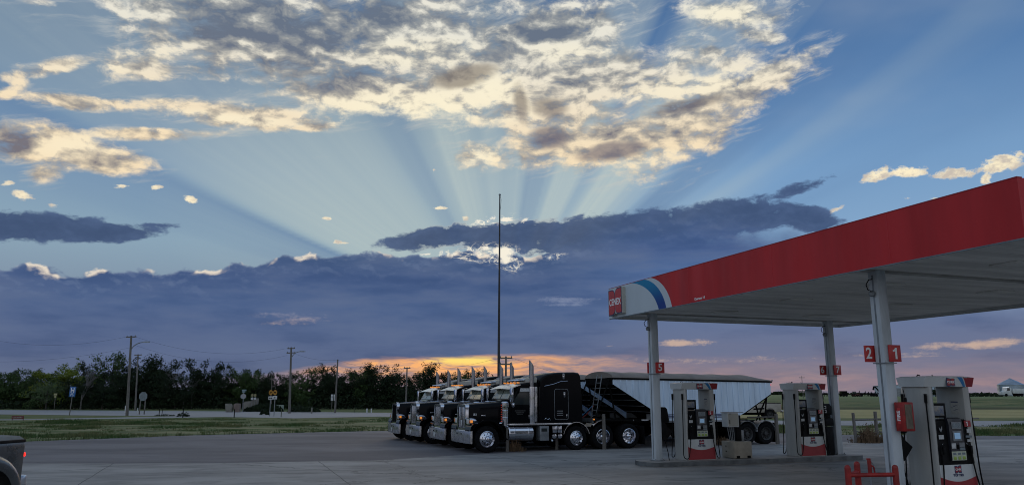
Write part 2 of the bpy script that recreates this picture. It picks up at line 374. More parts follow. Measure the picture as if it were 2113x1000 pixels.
M_CHROME = pbr('chrome', (0.66, 0.68, 0.74), 0.10, 1.0, var=0.12, scale=1.2)
M_STACK = pbr('stack_metal', (0.38, 0.38, 0.40), 0.28, 1.0, var=0.35, scale=2, stretch=(2, 2, .4))
M_POLISH = pbr('polished_aluminium', (0.80, 0.79, 0.80), 0.24, 1.0, var=0.10, scale=2)
M_BLACKP = pbr('black_truck_paint', (0.0025, 0.003, 0.0045), 0.14, 0.0, coat=0.02, spec=0.09)
M_BLACK = pbr('black_plastic', (0.005, 0.005, 0.006), 0.6, var=0.4, scale=6, spec=0.15)
M_CHASSIS = pbr('dirty_chassis', (0.005, 0.005, 0.005), 0.85, var=0.5, scale=5, spec=0.12)
M_RUBBER = pbr('rubber', (0.007, 0.007, 0.008), 0.9, var=0.4, scale=7, bump=0.2, spec=0.15)
M_DGLASS = pbr('dark_glass', (0.02, 0.026, 0.028), 0.06, 0.0, spec=0.6)
M_WSHIELD = pbr('windshield_glass', (0.24, 0.27, 0.23), 0.08, 0.0, var=0.35, scale=1.5, spec=0.7)
M_AMBER = pbr('amber_lamp', (1.0, 0.33, 0.05), 0.3, emit=0.5)
M_AMBERO = pbr('amber_lens', (0.60, 0.16, 0.03), 0.25, emit=0.03)
M_RED_L = pbr('red_tail_lamp', (1.0, 0.03, 0.02), 0.3, emit=1.4)
M_LENS = pbr('clear_lens', (0.62, 0.62, 0.60), 0.12, spec=0.8)
M_PLATE = pbr('plate_white', (0.55, 0.56, 0.56), 0.5, var=0.3, scale=20)
M_TRAILW = pbr('trailer_white', (0.66, 0.80, 0.95), 0.45, var=0.18, scale=1.1, stretch=(2.2, 1, 0.25))
M_TARP = pbr('tarp_grey', (0.22, 0.19, 0.165), 0.8, var=0.35, scale=1.0, bump=0.3, stretch=(1, 1, 1))
M_BLUESTR = pbr('blue_stripe', (0.02, 0.035, 0.13), 0.4)
M_WHITE = pbr('painted_white', (0.60, 0.62, 0.62), 0.5, var=0.16, scale=1.5, stretch=(1, 1, 0.4))
M_COLUMN = pbr('column_white', (0.54, 0.59, 0.63), 0.5, var=0.30, scale=1.4, stretch=(2, 2, 0.5))
M_CREAM = pbr('cream_panel', (0.42, 0.41, 0.36), 0.5, var=0.12, scale=2.0)
M_PILLAR = pbr('dispenser_grey', (0.40, 0.40, 0.38), 0.42, var=0.14, scale=1.5, stretch=(3, 3, .6))
M_RED = pbr('canopy_red', (0.54, 0.028, 0.032), 0.5, var=0.22, scale=0.9, spec=0.25, stretch=(1.2, 1.2, 0.18), bump=0.25, bscale=1.2)
M_REDG = pbr('guard_red', (0.34, 0.014, 0.011), 0.5, var=0.45, scale=5)
M_REDP = pbr('panel_red', (0.33, 0.022, 0.03), 0.4, var=0.12, scale=3)
M_REDS = pbr('sign_red', (0.50, 0.03, 0.03), 0.4, var=0.1, scale=6)
M_TEXTW = pbr('letter_white', (0.78, 0.78, 0.78), 0.5)
M_NAVY = pbr('letter_navy', (0.02, 0.03, 0.10), 0.5)
M_BLUE = pbr('stripe_blue', (0.03, 0.20, 0.46), 0.4)
M_SOFFIT = pbr('soffit_panel', (0.82, 0.80, 0.75), 0.7, var=0.30, scale=0.8, stretch=(0.4, 3.0, 1))
M_DARKSEAM = pbr('soffit_seam', (0.06, 0.06, 0.06), 0.7, var=0.4, scale=3)
M_WOOD = pbr('weathered_wood', (0.17, 0.155, 0.14), 0.85, var=0.45, scale=3, bump=0.5, stretch=(4, 4, 0.6))
M_STEEL = pbr('galvanised_steel', (0.28, 0.30, 0.32), 0.5, 0.6, var=0.35, scale=3)
M_STONE = pbr('limestone', (0.20, 0.19, 0.165), 0.9, var=0.35, scale=2.0, bump=0.6)
M_SCREEN = pbr('display_lit', (0.20, 0.34, 0.52), 0.2, emit=0.35, var=0.3, scale=30)
M_LCD = pbr('display_lcd', (0.18, 0.22, 0.25), 0.25, var=0.2, scale=12)
M_YGREEN = pbr('button_green', (0.30, 0.42, 0.08), 0.4)
M_YELLOW = pbr('route_yellow', (0.42, 0.20, 0.02), 0.5)
M_HBLUE = pbr('hospital_blue', (0.03, 0.14, 0.42), 0.45, var=0.15, scale=3)
M_SIGNBACK = pbr('sign_back', (0.20, 0.24, 0.26), 0.5, 0.5, var=0.3, scale=2)
M_SILVER = pbr('pickup_silver', (0.10, 0.105, 0.105), 0.28, 0.45, coat=0.5, var=0.08, scale=2)
M_BINSTEEL = pbr('bin_steel', (0.38, 0.44, 0.50), 0.4, 0.7, var=0.3, scale=0.4, stretch=(1, 1, 4))
M_CONCB = pbr('concrete_block', (0.36, 0.32, 0.26), 0.85, var=0.2, scale=3, bump=0.3)
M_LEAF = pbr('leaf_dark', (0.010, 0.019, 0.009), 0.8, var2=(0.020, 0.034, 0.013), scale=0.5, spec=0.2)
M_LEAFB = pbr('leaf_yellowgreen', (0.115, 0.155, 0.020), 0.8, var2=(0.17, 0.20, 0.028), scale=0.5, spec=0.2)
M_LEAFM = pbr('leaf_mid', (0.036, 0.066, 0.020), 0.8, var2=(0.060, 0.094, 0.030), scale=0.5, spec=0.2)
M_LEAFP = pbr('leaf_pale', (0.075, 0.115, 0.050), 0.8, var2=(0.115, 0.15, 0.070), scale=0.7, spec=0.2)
M_BARK = pbr('bark', (0.055, 0.048, 0.042), 0.9, var=0.4, scale=4)
M_BAREB = pbr('bare_bark', (0.13, 0.12, 0.115), 0.9, var=0.4, scale=4)
M_DRY = pbr('dry_weed', (0.16, 0.10, 0.055), 0.9, var=0.5, scale=3)
M_DIRT = pbr('dark_soil', (0.05, 0.045, 0.03), 0.95, var=0.4, scale=0.3)
M_RUST = pbr('rusty_red', (0.10, 0.03, 0.025), 0.7, var=0.4, scale=2)

# ------------------------------------------------------------------ mesh builder
class MB:
    def __init__(s): s.bm = bmesh.new(); s.mats = []
    def mi(s, mat):
        if mat not in s.mats: s.mats.append(mat)
        return s.mats.index(mat)
    def faces(s, vs, fs, mat, smooth=False):
        k = s.mi(mat); bv = [s.bm.verts.new(v) for v in vs]; out = []
        for f in fs:
            try: fc = s.bm.faces.new([bv[i] for i in f])
            except ValueError: continue
            fc.material_index = k; fc.smooth = smooth; out.append(fc)
        return out
    def box(s, c, d, mat, bev=0.0, rot=None, seg=2):
        x, y, z = d[0] / 2, d[1] / 2, d[2] / 2
        vs = [Vector((a, b, e)) for a in (-x, x) for b in (-y, y) for e in (-z, z)]
        if rot is not None: vs = [rot @ v for v in vs]
        c = Vector(c); vs = [v + c for v in vs]
        fs = [(0, 1, 3, 2), (4, 6, 7, 5), (0, 4, 5, 1), (2, 3, 7, 6), (0, 2, 6, 4), (1, 5, 7, 3)]
        out = s.faces(vs, fs, mat)
        if bev > 0:
            es = list({e for f in out for e in f.edges})
            r = bmesh.ops.bevel(s.bm, geom=es, offset=bev, segments=seg, affect='EDGES', profile=0.5, clamp_overlap=True)
            k = s.mi(mat)
            for f in r['faces']: f.material_index = k; f.smooth = True
    def bx(s, x0, x1, y0, y1, z0, z1, mat, bev=0.0): s.box(((x0 + x1) / 2, (y0 + y1) / 2, (z0 + z1) / 2), (x1 - x0, y1 - y0, z1 - z0), mat, bev)
    def prism(s, poly, lo, hi, mat, axis='y', bev=0.0, smooth=False):
        """poly in the plane across axis: axis y -> (x, z), axis x -> (y, z), axis z -> (x, y)"""
        def p(a, b, t): return {'y': (a, t, b), 'x': (t, a, b), 'z': (a, b, t)}[axis]
        n = len(poly)
        vs = [p(a, b, lo) for a, b in poly] + [p(a, b, hi) for a, b in poly]
        fs = [tuple(range(n))[::-1], tuple(range(n, 2 * n))] + [(i, (i + 1) % n, n + (i + 1) % n, n + i) for i in range(n)]
        out = s.faces(vs, fs, mat, smooth)
        if bev > 0:
            es = list({e for f in out for e in f.edges})
            r = bmesh.ops.bevel(s.bm, geom=es, offset=bev, segments=2, affect='EDGES', profile=0.5, clamp_overlap=True)
            k = s.mi(mat)
            for f in r['faces']: f.material_index = k; f.smooth = True
    def tube(s, pts, r, mat, n=10, r1=None, cap=True):
        pts = [Vector(p) for p in pts]; m = len(pts); rings = []
        prev = None
        for i, p in enumerate(pts):
            t = (pts[min(i + 1, m - 1)] - pts[max(i - 1, 0)]).normalized()
            if prev is None:
                a = t.orthogonal().normalized()
            else:
                a = (prev - t * prev.dot(t))
                a = a.normalized() if a.length > 1e-6 else t.orthogonal().normalized()
            prev = a; b = t.cross(a)
            rad = r if r1 is None else r + (r1 - r) * i / max(m - 1, 1)
            rings.append([p + (a * math.cos(2 * math.pi * k / n) + b * math.sin(2 * math.pi * k / n)) * rad for k in range(n)])
        vs = [v for rg in rings for v in rg]
        fs = [(i * n + k, i * n + (k + 1) % n, (i + 1) * n + (k + 1) % n, (i + 1) * n + k) for i in range(m - 1) for k in range(n)]
        s.faces(vs, fs, mat, True)
        if cap:
            s.faces(rings[0][::-1], [tuple(range(n))], mat); s.faces(rings[-1], [tuple(range(n))], mat)
    def lathe(s, prof, c, mat, axis='z', n=28, mats=None):
        """prof: (radius, height along axis) points"""
        c = Vector(c)
        def p(r, h, t):
            ca, sa = math.cos(t) * r, math.sin(t) * r
            return c + Vector({'z': (ca, sa, h), 'y': (ca, h, sa), 'x': (h, ca, sa)}[axis])
        for j in range(len(prof) - 1):
            mt = mats[j] if mats else mat
            (r0, h0), (r1, h1) = prof[j], prof[j + 1]
            vs = [p(r0, h0, 2 * math.pi * k / n) for k in range(n)] + [p(r1, h1, 2 * math.pi * k / n) for k in range(n)]
            fs = [(k, (k + 1) % n, n + (k + 1) % n, n + k) for k in range(n)]
            s.faces(vs, fs, mt, True)
    def loft(s, rings, mat, smooth=True, cap=True):
        n = len(rings[0]); vs = [v for r in rings for v in r]
        fs = [(i * n + k, i * n + (k + 1) % n, (i + 1) * n + (k + 1) % n, (i + 1) * n + k) for i in range(len(rings) - 1) for k in range(n)]
        s.faces(vs, fs, mat, smooth)
        if cap:
            s.faces(rings[0], [tuple(range(n))[::-1]], mat); s.faces(rings[-1], [tuple(range(n))], mat)
    def plate(s, c, w, h, mat, t=0.01, nrm='-y', bev=0.0):
        """thin upright panel centred at c; nrm says which way it faces"""
        if nrm in ('-y', 'y'): s.box(c, (w, t, h), mat, bev)
        else: s.box(c, (t, w, h), mat, bev)
    def text(s, txt, size, mat, at, right, up, depth=0.004, bold=0.0, sx=1.0):
        """flat lettering centred at `at`, running along `right`"""
        if txt == '1':                                    # a flagged figure one, as on the flags
            rt, u = Vector(right).normalized(), Vector(up).normalized(); nn = rt.cross(u); at = Vector(at); k = size
            pl = [(-.02, -.36), (.14, -.36), (.14, .36), (.02, .36), (-.08, .25), (-.20, .20), (-.20, .09), (-.02, .13)]
            lo = [at + rt * x * k + u * y * k for x, y in pl]; hi = [p_ + nn * depth for p_ in lo]; m_ = len(pl)
            s.faces(lo + hi, [tuple(range(m_))[::-1], tuple(range(m_, 2 * m_))] + [(i, (i + 1) % m_, m_ + (i + 1) % m_, m_ + i) for i in range(m_)], mat); return
        cu = bpy.data.curves.new('t', 'FONT'); cu.body = txt; cu.size = size; cu.extrude = depth; cu.offset = bold
        cu.align_x = 'CENTER'; cu.align_y = 'CENTER'; cu.resolution_u = 3
        o = bpy.data.objects.new('t', cu); COL.objects.link(o)
        bpy.context.view_layer.update()
        me = o.evaluated_get(bpy.context.evaluated_depsgraph_get()).to_mesh()
        rt, u = Vector(right).normalized(), Vector(up).normalized(); nn = rt.cross(u); at = Vector(at)
        vs = [at + rt * v.co.x * sx + u * v.co.y + nn * v.co.z for v in me.vertices]
        fs = [tuple(p.vertices) for p in me.polygons]
        s.faces(vs, fs, mat)
        bpy.data.objects.remove(o); bpy.data.curves.remove(cu)
    def build(s, name, parent=None, label=None, weld=False, sharp=40):
        me = bpy.data.meshes.new(name)
        if weld: bmesh.ops.remove_doubles(s.bm, verts=s.bm.verts, dist=1e-4)
        bmesh.ops.recalc_face_normals(s.bm, faces=s.bm.faces)
        s.bm.to_mesh(me); s.bm.free()
        for m in s.mats: me.materials.append(m)
        if sharp: me.set_sharp_from_angle(angle=R(sharp))
        o = bpy.data.objects.new(name, me); COL.objects.link(o)
        if parent is not None: o.parent = parent
        if label: o['label'] = label
        return o
def thing(name, label, cat, loc=(0, 0, 0), rz=0.0, group=None, scale=1.0):
    o = bpy.data.objects.new(name, None); COL.objects.link(o)
    o.empty_display_size = 0.3
    o.location = loc; o.rotation_euler = (0, 0, rz); o.scale = (scale,) * 3
    return tag(o, label, cat, group)
def tag(o, label, cat, group=None):
    o['label'] = label; o['category'] = cat
    if group: o['group'] = group
    return o
def struct(o, kind='structure'): o['kind'] = kind; return o
def kids(o): return [c for c in COL.objects if c.parent == o]
def dup(root, loc=None, rz=None, label=None, group=None, drop=()):
    def cp(o, par):
        c = o.copy(); COL.objects.link(c); c.parent = par
        for k in CH.get(o.name, []): 
            if k.name.split('.')[0] not in drop: cp(k, c)
        return c
    CH = {}
    for o in COL.objects:
        if o.parent is not None: CH.setdefault(o.parent.name, []).append(o)
    r = cp(root, None)
    if loc is not None: r.location = loc
    if rz is not None: r.rotation_euler = (0, 0, rz)
    if label: r['label'] = label
    if group: r['group'] = group
    return r
def logo(mb, at, right, up, w, h, face, ink, txt=True, d=0.004, fs=0.97):
    """the red double-leaf emblem with its white lettering"""
    rt, u = Vector(right).normalized(), Vector(up).normalized(); n = rt.cross(u); at = Vector(at)
    def arc(cx, cy, rx, ry, a0, a1, k=6):
        return [(cx + rx * math.cos(R(a0 + (a1 - a0) * i / k)), cy + ry * math.sin(R(a0 + (a1 - a0) * i / k))) for i in range(k + 1)]
    left = [(-.5, -.5)] + arc(-.22, -.28, .2, .22, -90, 0) + arc(-.22, .24, .2, .22, 0, 90) + [(-.5, .46)]
    right_ = [(.5, .5)] + arc(.22, .28, .2, .22, 90, 180) + arc(.22, -.24, .2, .22, 180, 270) + [(.5, -.46)]
    for poly in (left, right_):
        for k, (sc, mt, off) in enumerate(((1.06, ink, 0.0), (fs, face, d))):
            cx = sum(p[0] for p in poly) / len(poly)
            pts = [((x - cx) * sc + cx, y * sc) for x, y in poly]
            m = len(pts)
            lo = [at + rt * x * w + u * y * h + n * (off) for x, y in pts]
            hi = [p + n * d for p in lo]
            mb.faces(lo + hi, [tuple(range(m))[::-1], tuple(range(m, 2 * m))] + [(i, (i + 1) % m, m + (i + 1) % m, m + i) for i in range(m)], mt)
    if txt:
        mb.text('CENEX', h * 0.36, M_TEXTW, at + n * (2.6 * d) - u * 0.02 * h, rt, u, depth=d * 0.5, bold=h * 0.008, sx=0.72 * (w / h) / 0.9)
# ------------------------------------------------------------------ ground, roads, lot
PH_T = R(22.0); NC = Vector((-1.52, 28.6, 0))
E_T = Vector((math.cos(PH_T), math.sin(PH_T), 0)); N_T = Vector((-math.sin(PH_T), math.cos(PH_T), 0))
PH_C = math.atan2(.345, .9386); A_C = Vector((3.16, 24.5, 0))
EA = Vector((.345, -.9386, 0)); EB = Vector((.9386, .345, 0))
def CP(a, b, z=0.0): v = A_C + EA * a + EB * b; return Vector((v.x, v.y, z))
def terrain(x, y):
    """height of the fields: flat round the station, a slight rise far off to the right"""
    def s(t): t = min(max(t, 0), 1); return t * t * (3 - 2 * t)
    r = s((y - 110) / 130.0) * s((x + 10) / 60.0) * 1.25
    mound = 1.1 * math.exp(-(((x - 92) / 20.0) ** 2 + ((y - 150) / 7.0) ** 2))
    return r + mound
def sheet(name, pts, z, mat, kind='structure'):
    mb = MB(); mb.faces([(p[0], p[1], z) for p in pts], [tuple(range(len(pts)))], mat)
    return struct(mb.build(name, sharp=0), kind)
def mat_world(name, build):
    m = bpy.data.materials.new(name); m.use_nodes = True
    g = NG(m.node_tree); b = m.node_tree.nodes['Principled BSDF']
    p = g.new('ShaderNodeNewGeometry').outputs['Position']
    build(g, b, p); return m
def _field(g, b, p):
    x, y, z = g.sep(p)
    big = g.noise(g.v('MULTIPLY', p, (0.02, 0.09, 1)), 1.0, 5, 0.6)
    mid = g.noise(g.v('MULTIPLY', p, (0.12, 0.35, 1)), 1.0, 6, 0.65)
    fin = g.noise(p, 1.6, 5, 0.7)
    green = g.mix(g.ss(mid, 0.38, 0.62), (0.080, 0.115, 0.045, 1), (0.190, 0.185, 0.085, 1))
    green = g.mix(g.ss(fin, 0.45, 0.7) * 0.5, green, (0.035, 0.055, 0.022, 1))
    dry = g.mix(g.ss(mid, 0.35, 0.65), (0.38, 0.32, 0.15, 1), (0.28, 0.25, 0.11, 1))
    # the mown strip of stubble lies between two bands of green pasture
    yw = y + (big - 0.5) * 8
    stub = g.ss(yw, 68, 72) * g.ss(yw, 112, 104) * g.ss(x, -8, 8)
    dark = g.ss(yw, 106, 110) * g.ss(yw, 128, 118) * g.ss(x, 0, 20)
    c = g.mix(stub, green, dry)
    c = g.mix(dark * 0.75, c, (0.050, 0.055, 0.026, 1))
    verge = g.ss(y, 66, 58) * g.ss(x, -4, -10).max(g.ss(y, 53, 49) * g.ss(x, 4, 10))
    vg = g.mix(g.ss(mid, 0.40, 0.60), (0.090, 0.125, 0.045, 1), (0.225, 0.205, 0.110, 1))
    vg = g.mix(g.ss(g.noise(g.v('MULTIPLY', p, (0.35, 0.8, 1)), 1.0, 4, 0.6), 0.50, 0.66) * 0.8, vg, (0.040, 0.062, 0.024, 1))
    c = g.mix(verge, c, vg)
    far = g.ss(y, 150, 230)
    c = g.mix(far, c, g.mix(g.ss(big, 0.4, 0.6), (0.135, 0.175, 0.075, 1), (0.19, 0.215, 0.10, 1)))
    g.put(b.inputs['Base Color'], c); b.inputs['Roughness'].default_value = 0.95
    b.inputs['Specular IOR Level'].default_value = 0.1
    bp = g.new('ShaderNodeBump'); bp.inputs['Strength'].default_value = 0.6; bp.inputs['Distance'].default_value = 0.1
    g.put(bp.inputs['Height'], fin); g.t.links.new(bp.outputs[0], b.inputs['Normal'])
M_FIELD = mat_world('field_grass', _field)
def build_ground():
    xs = [-3500, -2000, -1000, -600, -350] + list(range(-240, 321, 8)) + [400, 600, 1000, 2000, 3500]
    ys = [-400, -150, -60, -20, 0] + list(range(8, 340, 6)) + [400, 500, 700, 1000, 1500, 2500, 3900]
    mb = MB(); vs = [(x, y, terrain(x, y) - 0.012) for y in ys for x in xs]; n = len(xs)
    mb.faces(vs, [(j * n + i, j * n + i + 1, (j + 1) * n + i + 1, (j + 1) * n + i) for j in range(len(ys) - 1) for i in range(n - 1)], M_FIELD, True)
    struct(mb.build('ground', sharp=0))
build_ground()
def _asph(g, b, p):
    big = g.noise(g.v('MULTIPLY', p, (0.10, 0.30, 1)), 1.0, 5, 0.6)
    mid = g.noise(g.v('MULTIPLY', p, (0.5, 1.2, 1)), 1.0, 6, 0.65)
    fin = g.noise(p, 14, 4, 0.7)
    c = g.mix(g.ss(big, 0.36, 0.64), (0.078, 0.072, 0.078, 1), (0.155, 0.143, 0.145, 1))
    c = g.mix(g.ss(mid, 0.54, 0.68) * 0.6, c, (0.055, 0.05, 0.056, 1))
    c = g.mix(g.ss(g.noise(g.v('MULTIPLY', p, (0.25, 1.6, 1)), 1.0, 5, 0.6), 0.55, 0.7) * 0.4, c, (0.055, 0.05, 0.055, 1))
    c = g.mix(g.ss(fin, 0.35, 0.7) * 0.25, c, (0.18, 0.17, 0.17, 1))
    cr = g.voro(g.v('ADD', g.v('MULTIPLY', p, (0.16, 0.30, 0)), g.xyz(mid * 0.5, big * 0.5, 0.0)), 1.0, 'DISTANCE_TO_EDGE')
    c = g.mix(g.ss(cr, 0.006, 0.002) * 0.35, c, (0.03, 0.03, 0.033, 1))
    g.put(b.inputs['Base Color'], c); b.inputs['Roughness'].default_value = 0.85
    bp = g.new('ShaderNodeBump'); bp.inputs['Strength'].default_value = 0.35; bp.inputs['Distance'].default_value = 0.01
    g.put(bp.inputs['Height'], fin); g.t.links.new(bp.outputs[0], b.inputs['Normal'])
M_ASPH = mat_world('old_asphalt', _asph)
def _conc(g, b, p):
    r = g.mapping(p, (A_C.x, A_C.y, 0), PH_C)
    x, y, z = g.sep(r)
    big = g.noise(g.v('MULTIPLY', p, (0.22, 0.5, 1)), 1.0, 5, 0.6)
    mid = g.noise(p, 0.9, 7, 0.65)
    fin = g.noise(p, 18, 3, 0.7)
    c = g.mix(g.ss(big, 0.34, 0.66), (0.165, 0.157, 0.148, 1), (0.300, 0.282, 0.26, 1))
    c = g.mix(g.ss(mid, 0.50, 0.72) * 0.55, c, (0.11, 0.105, 0.10, 1))
    tr = g.noise(g.v('MULTIPLY', r, (0.12, 2.2, 1)), 1.0, 4, 0.6)
    c = g.mix(g.ss(tr, 0.52, 0.68) * 0.35, c, (0.09, 0.086, 0.085, 1))
    c = g.mix(g.ss(fin, 0.4, 0.7) * 0.15, c, (0.30, 0.29, 0.27, 1))
    def joint(v, step, w):
        f = g.m('ABSOLUTE', g.m('FRACT', v / step) - 0.5) * step
        return g.ss(f, w, w * 0.4)
    j = joint(x + (mid - 0.5) * 0.10 + 200.7, 6.1, 0.020).max(joint(y + (mid - 0.5) * 0.10 + 203.3, 5.6, 0.020))
    c = g.mix(j * g.ss(mid, 0.2, 0.6, 0.5, 0.95), c, (0.045, 0.043, 0.042, 1))
    cr = g.voro(g.v('ADD', g.v('MULTIPLY', p, (0.11, 0.14, 0)), g.xyz(mid * 0.35, big * 0.35, 0.0)), 1.0, 'DISTANCE_TO_EDGE')
    c = g.mix(g.ss(cr, 0.0055, 0.0015) * 0.7, c, (0.06, 0.058, 0.055, 1))
    st = g.noise(g.v('MULTIPLY', p, (0.6, 1.6, 1)), 1.0, 3, 0.5)
    c = g.mix(g.ss(st, 0.60, 0.70) * 0.55, c, (0.075, 0.07, 0.068, 1))
    s2 = g.noise(p, 2.6, 3, 0.5)
    c = g.mix(g.ss(s2, 0.70, 0.76) * 0.6, c, (0.05, 0.047, 0.046, 1))
    g.put(b.inputs['Base Color'], c); b.inputs['Roughness'].default_value = 0.8
    bp = g.new('ShaderNodeBump'); bp.inputs['Strength'].default_value = 0.3; bp.inputs['Distance'].default_value = 0.008
    g.put(bp.inputs['Height'], fin); g.t.links.new(bp.outputs[0], b.inputs['Normal'])
M_CONC = mat_world('concrete_apron', _conc)
def _road(g, b, p):
    mid = g.noise(g.v('MULTIPLY', p, (0.08, 0.5, 1)), 1.0, 5, 0.6)
    c = g.mix(g.ss(mid, 0.35, 0.65), (0.30, 0.29, 0.285, 1), (0.24, 0.23, 0.23, 1))
    g.put(b.inputs['Base Color'], c); b.inputs['Roughness'].default_value = 0.8
M_ROAD = mat_world('pale_road', _road)
random.seed(3)
def wavy(pts, amp, step=1.2):
    out = []
    for (x0, y0), (x1, y1) in zip(pts, pts[1:]):
        L = math.hypot(x1 - x0, y1 - y0); n = max(1, int(L / step))
        for i in range(n):
            t = i / n; q = Vector((x0 + (x1 - x0) * t, y0 + (y1 - y0) * t, 0))
            w = (mnoise.noise(q * 0.5) + 0.6 * mnoise.noise(q * 1.7)) * amp
            out.append((q.x + w * 0.3, q.y + w))
    out.append(pts[-1]); return out
EDGE = wavy([(-60, 20), (-40, 25.5), (-22.9, 34.9), (-16.9, 41.0), (-7.7, 45.7), (2, 46.5), (12, 44.5), (18, 41), (27, 40.4), (44, 40), (70, 36)], 0.55)
sheet('parking_lot', [(-60, -20)] + EDGE + [(70, -20)], -0.004, M_ASPH)
CON = wavy([(-40, 23.6), (-16, 24.5), (-9.2, 24.6), (-4.3, 25.6), (-2.0, 27.6), (1.6, 29.9), (5.4, 31.3), (12.2, 34.4), (17, 36.2), (30, 38.0), (60, 35)], 0.07, 0.8)
sheet('concrete_apron', [(-40, -15)] + CON + [(60, -15)], 0.004, M_CONC)
def ribbon(name, pts, z, mat):
    vs = []; fs = []
    for i, (x, y0, y1) in enumerate(pts): vs += [(x, y0, z), (x, y1, z)]
    for i in range(len(pts) - 1): fs.append((2 * i, 2 * i + 2, 2 * i + 3, 2 * i + 1))
    mb = MB(); mb.faces(vs, fs, mat); return struct(mb.build(name, sharp=0))
ribbon('highway', [(-160, 92, 108), (-69, 87, 104.5), (-45, 79, 99), (-31, 75, 95), (-19.3, 69, 91), (-12.7, 74, 88), (0, 68, 82), (12, 58, 70), (22, 53.8, 63.2), (34, 51.5, 62.5), (60, 50, 62), (160, 48, 62)], 0.002, M_ROAD)
sheet('side_road', [(-70, 60), (-41.5, 64.4), (-31.1, 70.2), (-27, 73.5), (-27, 76.5), (-31.5, 76.0), (-42, 66.6), (-70, 62.4)], -0.003, M_ROAD)
# tufted grass along the verges
def _grass(g, b, p):
    n = g.noise(p, 0.35, 4, 0.6); f = g.noise(p, 3.0, 3, 0.6)
    c = g.mix(g.ss(n, 0.38, 0.62), (0.055, 0.100, 0.032, 1), (0.165, 0.165, 0.075, 1))
    c = g.mix(g.ss(f, 0.4, 0.7) * 0.5, c, (0.05, 0.08, 0.03, 1))
    g.put(b.inputs['Base Color'], c); b.inputs['Roughness'].default_value = 0.9; b.inputs['Specular IOR Level'].default_value = 0.15
M_GRASS = mat_world('grass_blades', _grass)
def inside_edge(x, y):
    for (x0, y0), (x1, y1) in zip(EDGE, EDGE[1:]):
        if x0 <= x < x1: return y > y0 + (y1 - y0) * (x - x0) / (x1 - x0) + 0.05
    return False
def grass():
    rnd = random.Random(5); mb = MB(); vs = []; fs = []
    def tuft(x, y, h, w, n):
        for _ in range(n):
            a = rnd.uniform(0, math.tau); r = rnd.uniform(0, w); bx, by = x + r * math.cos(a), y + r * math.sin(a)
            hh = h * rnd.uniform(.5, 1.2); ww = rnd.uniform(.015, .04) * (1 + h); la = rnd.uniform(0, math.tau)
            k = len(vs); dx, dy = ww * math.cos(la), ww * math.sin(la)
            vs.extend([(bx - dx, by - dy, -.05), (bx + dx, by + dy, -.05), (bx + rnd.uniform(-.3, .3) * hh, by + rnd.uniform(-.3, .3) * hh, hh)])
            fs.append((k, k + 1, k + 2))
    cnt = 0
    while cnt < 9500:
        if rnd.random() < .74: x, y = rnd.uniform(-46, -4), rnd.uniform(26, 76)
        else: x, y = rnd.uniform(8, 44), rnd.uniform(40, 53)
        if not inside_edge(x, y): continue
        if x < -31 and y > 62 + (x + 41) * .6: continue
        if x > -31 and y > 68 and x < 5: continue
        n = mnoise.noise(Vector((x * .16, y * .22, 1.0))) + .5 * mnoise.noise(Vector((x * .5, y * .7, 4)))
        if n < rnd.uniform(-.05, .40): continue
        tuft(x, y, .06 + max(n, 0) ** 1.5 * .42, .30, 7); cnt += 1
    for i in range(len(EDGE) - 1):                               # ragged fringe where the lot ends
        (x0, y0), (x1, y1) = EDGE[i], EDGE[i + 1]
        if x0 < -45 or x0 > 46: continue
        for _ in range(7):
            t = rnd.random(); tuft(x0 + (x1 - x0) * t, y0 + (y1 - y0) * t + rnd.uniform(-.05, .4), rnd.uniform(.06, .24), .24, 8)
    mb.faces(vs, fs, M_GRASS); o = mb.build('grass', sharp=0); struct(o, 'stuff')
    tag(o, 'tufts of green and dry grass on the verges round the parking lot', 'grass')
grass()
# ------------------------------------------------------------------ trucks
# local frame of a truck: x runs from the bumper to the rear, y across (near side is -HW), z up
HW = 1.175
def arc_pts(cx, cz, r, a0, a1, n=14, rz=None):
    rz = rz or r
    return [(cx + r * math.cos(R(a0 + (a1 - a0) * i / n)), cz + rz * math.sin(R(a0 + (a1 - a0) * i / n))) for i in range(n + 1)]
def strip(mb, pts, y0, y1, th, mat):
    """curved sheet of thickness th following pts (x, z), from y0 to y1"""
    n = len(pts); inner = []
    for i, p in enumerate(pts):
        a = Vector(pts[max(i - 1, 0)]); b = Vector(pts[min(i + 1, n - 1)]); t = (b - a).normalized()
        inner.append((p[0] - t.y * -th if False else p[0] + t.y * th, p[1] - t.x * th))
    vs = [(p[0], y, p[1]) for y in (y0, y1) for p in pts] + [(p[0], y, p[1]) for y in (y0, y1) for p in inner]
    fs = []
    for i in range(n - 1):
        fs += [(i, i + 1, n + i + 1, n + i), (2 * n + i, 3 * n + i, 3 * n + i + 1, 2 * n + i + 1), (i, 2 * n + i, 2 * n + i + 1, i + 1), (n + i, n + i + 1, 3 * n + i + 1, 3 * n + i)]
    fs += [(0, n, 3 * n, 2 * n), (n - 1, 3 * n - 1, 4 * n - 1, 2 * n - 1)]
    mb.faces(vs, fs, mat, True)
